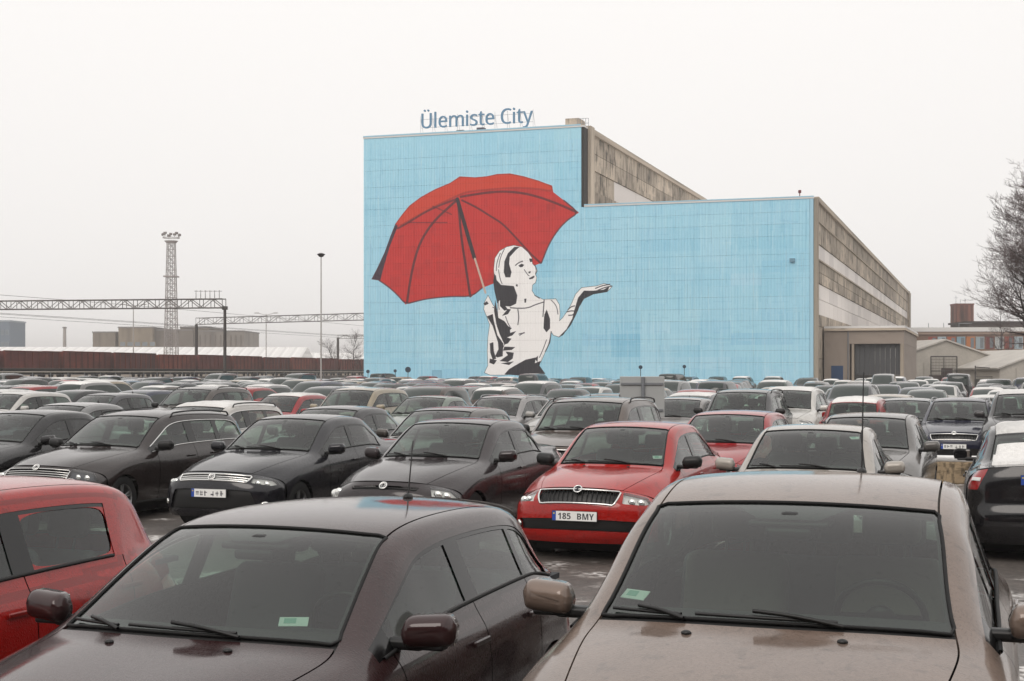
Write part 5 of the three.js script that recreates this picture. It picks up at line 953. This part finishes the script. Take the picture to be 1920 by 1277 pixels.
// third row
const TRD3 = 'cars in the third row across the second aisle';
for (const [type, color, px, b, style, label, away, metal] of [
  ['wagon', 0xcfcdca, -25, 33.6, plain, 'white estate at the left edge beyond the aisle'],
  ['hatch', 0x4a4b50, 150, 33.5, plain, 'dark blue grey hatchback right of the white estate at the left edge'],
  ['suv', 0x5a5450, 330, 33.4, { rails: 1, fin: 1, blackMirror: 1 }, 'brown grey off-roader showing above the snow topped estate'],
  ['small', 0xa01b22, 500, 33.4, { snow: 'r' }, 'red small hatchback with snowy roof right of the snow topped estate', false, 0.05],
  ['suv', 0xa59a86, 636, 33.3, { fin: 1 }, 'beige off-roader with a greenish windscreen beyond the black low saloon'],
  ['sedan', 0x7d8a80, 772, 33.2, plain, 'pale grey green saloon next to the beige off-roader'],
  ['wagon', 0x9c9a9b, 915, 33.2, { rails: 2, fin: 1 }, 'silver estate with silver roof rails behind the dusty grey hatchback'],
  ['hatch', 0xb3b1ae, 1050, 33.1, plain, 'silver hatchback showing just above the grey brown off-roader'],
  ['sedan', 0x9a9796, 1255, 33.0, plain, 'light grey saloon behind the notice board'],
  ['suv', 0x4d4d4f, 1378, 33.0, railed, 'dark grey off-roader behind the red hatchback with a pink roof'],
  ['suv', 0xd7d6d2, 1468, 36.5, { snow: 'r' }, 'white snowy roofed off-roader beside the dark grey off-roader'],
  ['small', 0xa01d20, 1596, 33.0, { snow: 'r' }, 'red small hatchback seen from behind with a white roof', true, 0.05],
  ['hatch', 0x6f7577, 1690, 33.6, plain, 'grey hatchback left of the dark blue estate'],
  ['wagon', 0x23253c, 1795, 33.0, { rails: 2, grille: [[0.4, -1.9], [0.4, 1.9], [1.5, 1.6], [1.5, -1.6]], slats: 0, vert: 15, ring: 0.012, lamp: [[0.15, 2.2], [0.2, 4.0], [1.2, 4.6], [1.9, 3.9], [1.9, 2.3]] }, 'dark blue estate facing the viewer with pale headlights and number plate'],
  ['suv', 0x3c3b3c, 1925, 32.3, { snow: 'r' }, 'dark off-roader with a white snowy roof at the right edge'],
]) car({ type, lod: 1, color, metal: metal ?? 0.4, px: away ? px : px, Z: rowZ(px, b), label, group: TRD3, style: { ...STYLES[styleAt++ % 5], ...style }, away });
// ---------------------------------------------------------------- the far rows up to the hall
{
  const colours = [['silver', 0x8c8d8e, 20], ['grey', 0x55565a, 20], ['black', 0x18181b, 19], ['white', 0xd5d4d1, 11], ['dark blue', 0x222a44, 8], ['red', 0x9a1c1e, 6], ['beige', 0xa99c88, 6], ['green', 0x3a4d42, 4], ['brown', 0x4a3c35, 4], ['pale blue', 0x8094a6, 3]];
  const bag = colours.flatMap((c) => Array(c[2]).fill(c)), kinds = [...Array(26).fill('hatch'), ...Array(22).fill('sedan'), ...Array(22).fill('wagon'), ...Array(14).fill('small'), ...Array(12).fill('suv')];
  const word = { hatch: 'hatchback', sedan: 'saloon', wagon: 'estate', small: 'small hatchback', suv: 'off-roader', van: 'van', lift: 'liftback' };
  const rowsB = [38.6, 51, 56.6, 69, 74.6, 87, 92.6, 105, 110.6, 123, 128.6], names = ['fourth', 'fifth', 'sixth', 'seventh', 'eighth', 'ninth', 'tenth', 'eleventh', 'twelfth', 'thirteenth', 'last'];
  const seen = new Map(), all = [];
  rowsB.forEach((b, r) => {
    const line = [];
    for (let a = -0.62 * b - 30; a < 0.36 * b + 8; a += 2.62) {
      const [x, z] = lot(a + rr(-0.12, 0.12), b + rr(-0.3, 0.3) + 0.6), Z = -z, p = 960 + x / Z * F;
      if (p < -60 || p > 1985 || rnd() < 0.1) continue;
      const s = wallSide(x, z); if (s > -4) continue;
      line.push({ type: r > 6 && rnd() < 0.2 ? (rnd() < 0.4 ? 'van' : 'suv') : pick(kinds), col: pick(bag), x, z, away: rnd() < 0.3, turn: rr(-2.5, 2.5), snow: rnd() < 0.22, p });
    }
    line.forEach((k, i) => {
      const nb = [line[i - 1], line[i + 1]].map((n) => n && `${n.col[0]} ${word[n.type]}`);
      const where = nb[0] && nb[1] ? (nb[0] === nb[1] ? `between two ${nb[0]}s` : `between a ${nb[0]} and a ${nb[1]}`) : nb[0] ? `right of a ${nb[0]}` : `left of a ${nb[1]}`;
      k.label = `${k.snow ? 'snowy ' : ''}${k.col[0]} ${word[k.type]} ${where}, ${names[r]} row`; k.r = r;
      all.push(k); seen.set(k.label, (seen.get(k.label) ?? 0) + 1);
    });
  });
  for (const k of all) {
    let label = k.label; if (seen.get(label) > 1) label = label.replace(/, /, k.p < 680 ? ' near train, ' : k.p > 1530 ? ' near hall, ' : ' near mural, ');
    const o = car({ type: k.type, lod: 2, color: k.col[1], metal: k.col[0] === 'white' || k.col[0] === 'red' ? 0.05 : 0.4, x: k.x, z: k.z, head: 20.5 + k.turn, away: k.away, label, group: `cars in the ${names[k.r]} row` });
    if (k.snow) { const key = 'snow' + k.type; if (!protos.has(key)) protos.set(key, noisySnow(skins(SPEC[k.type]).body, [7.0, -2.2, 10.0, 2.2], 8, 8, 0.03, 2)); mesh('roof_snow', protos.get(key), M.snow, o); }
  }
  
}
function wallSide(x, z) { // metres in front (negative) or behind the plane of the mural wall, cars right of the hall pass freely
  const s = (x - WX) * cW + (z - WZ) * sW, n = -(x - WX) * sW + (z - WZ) * cW; if (s > S2 + 11) return -99; return -n;
}
let shadowers = 0; scene.traverse((o) => { if (o.isMesh) shadowers++; }); 
renderer.render(scene, camera);
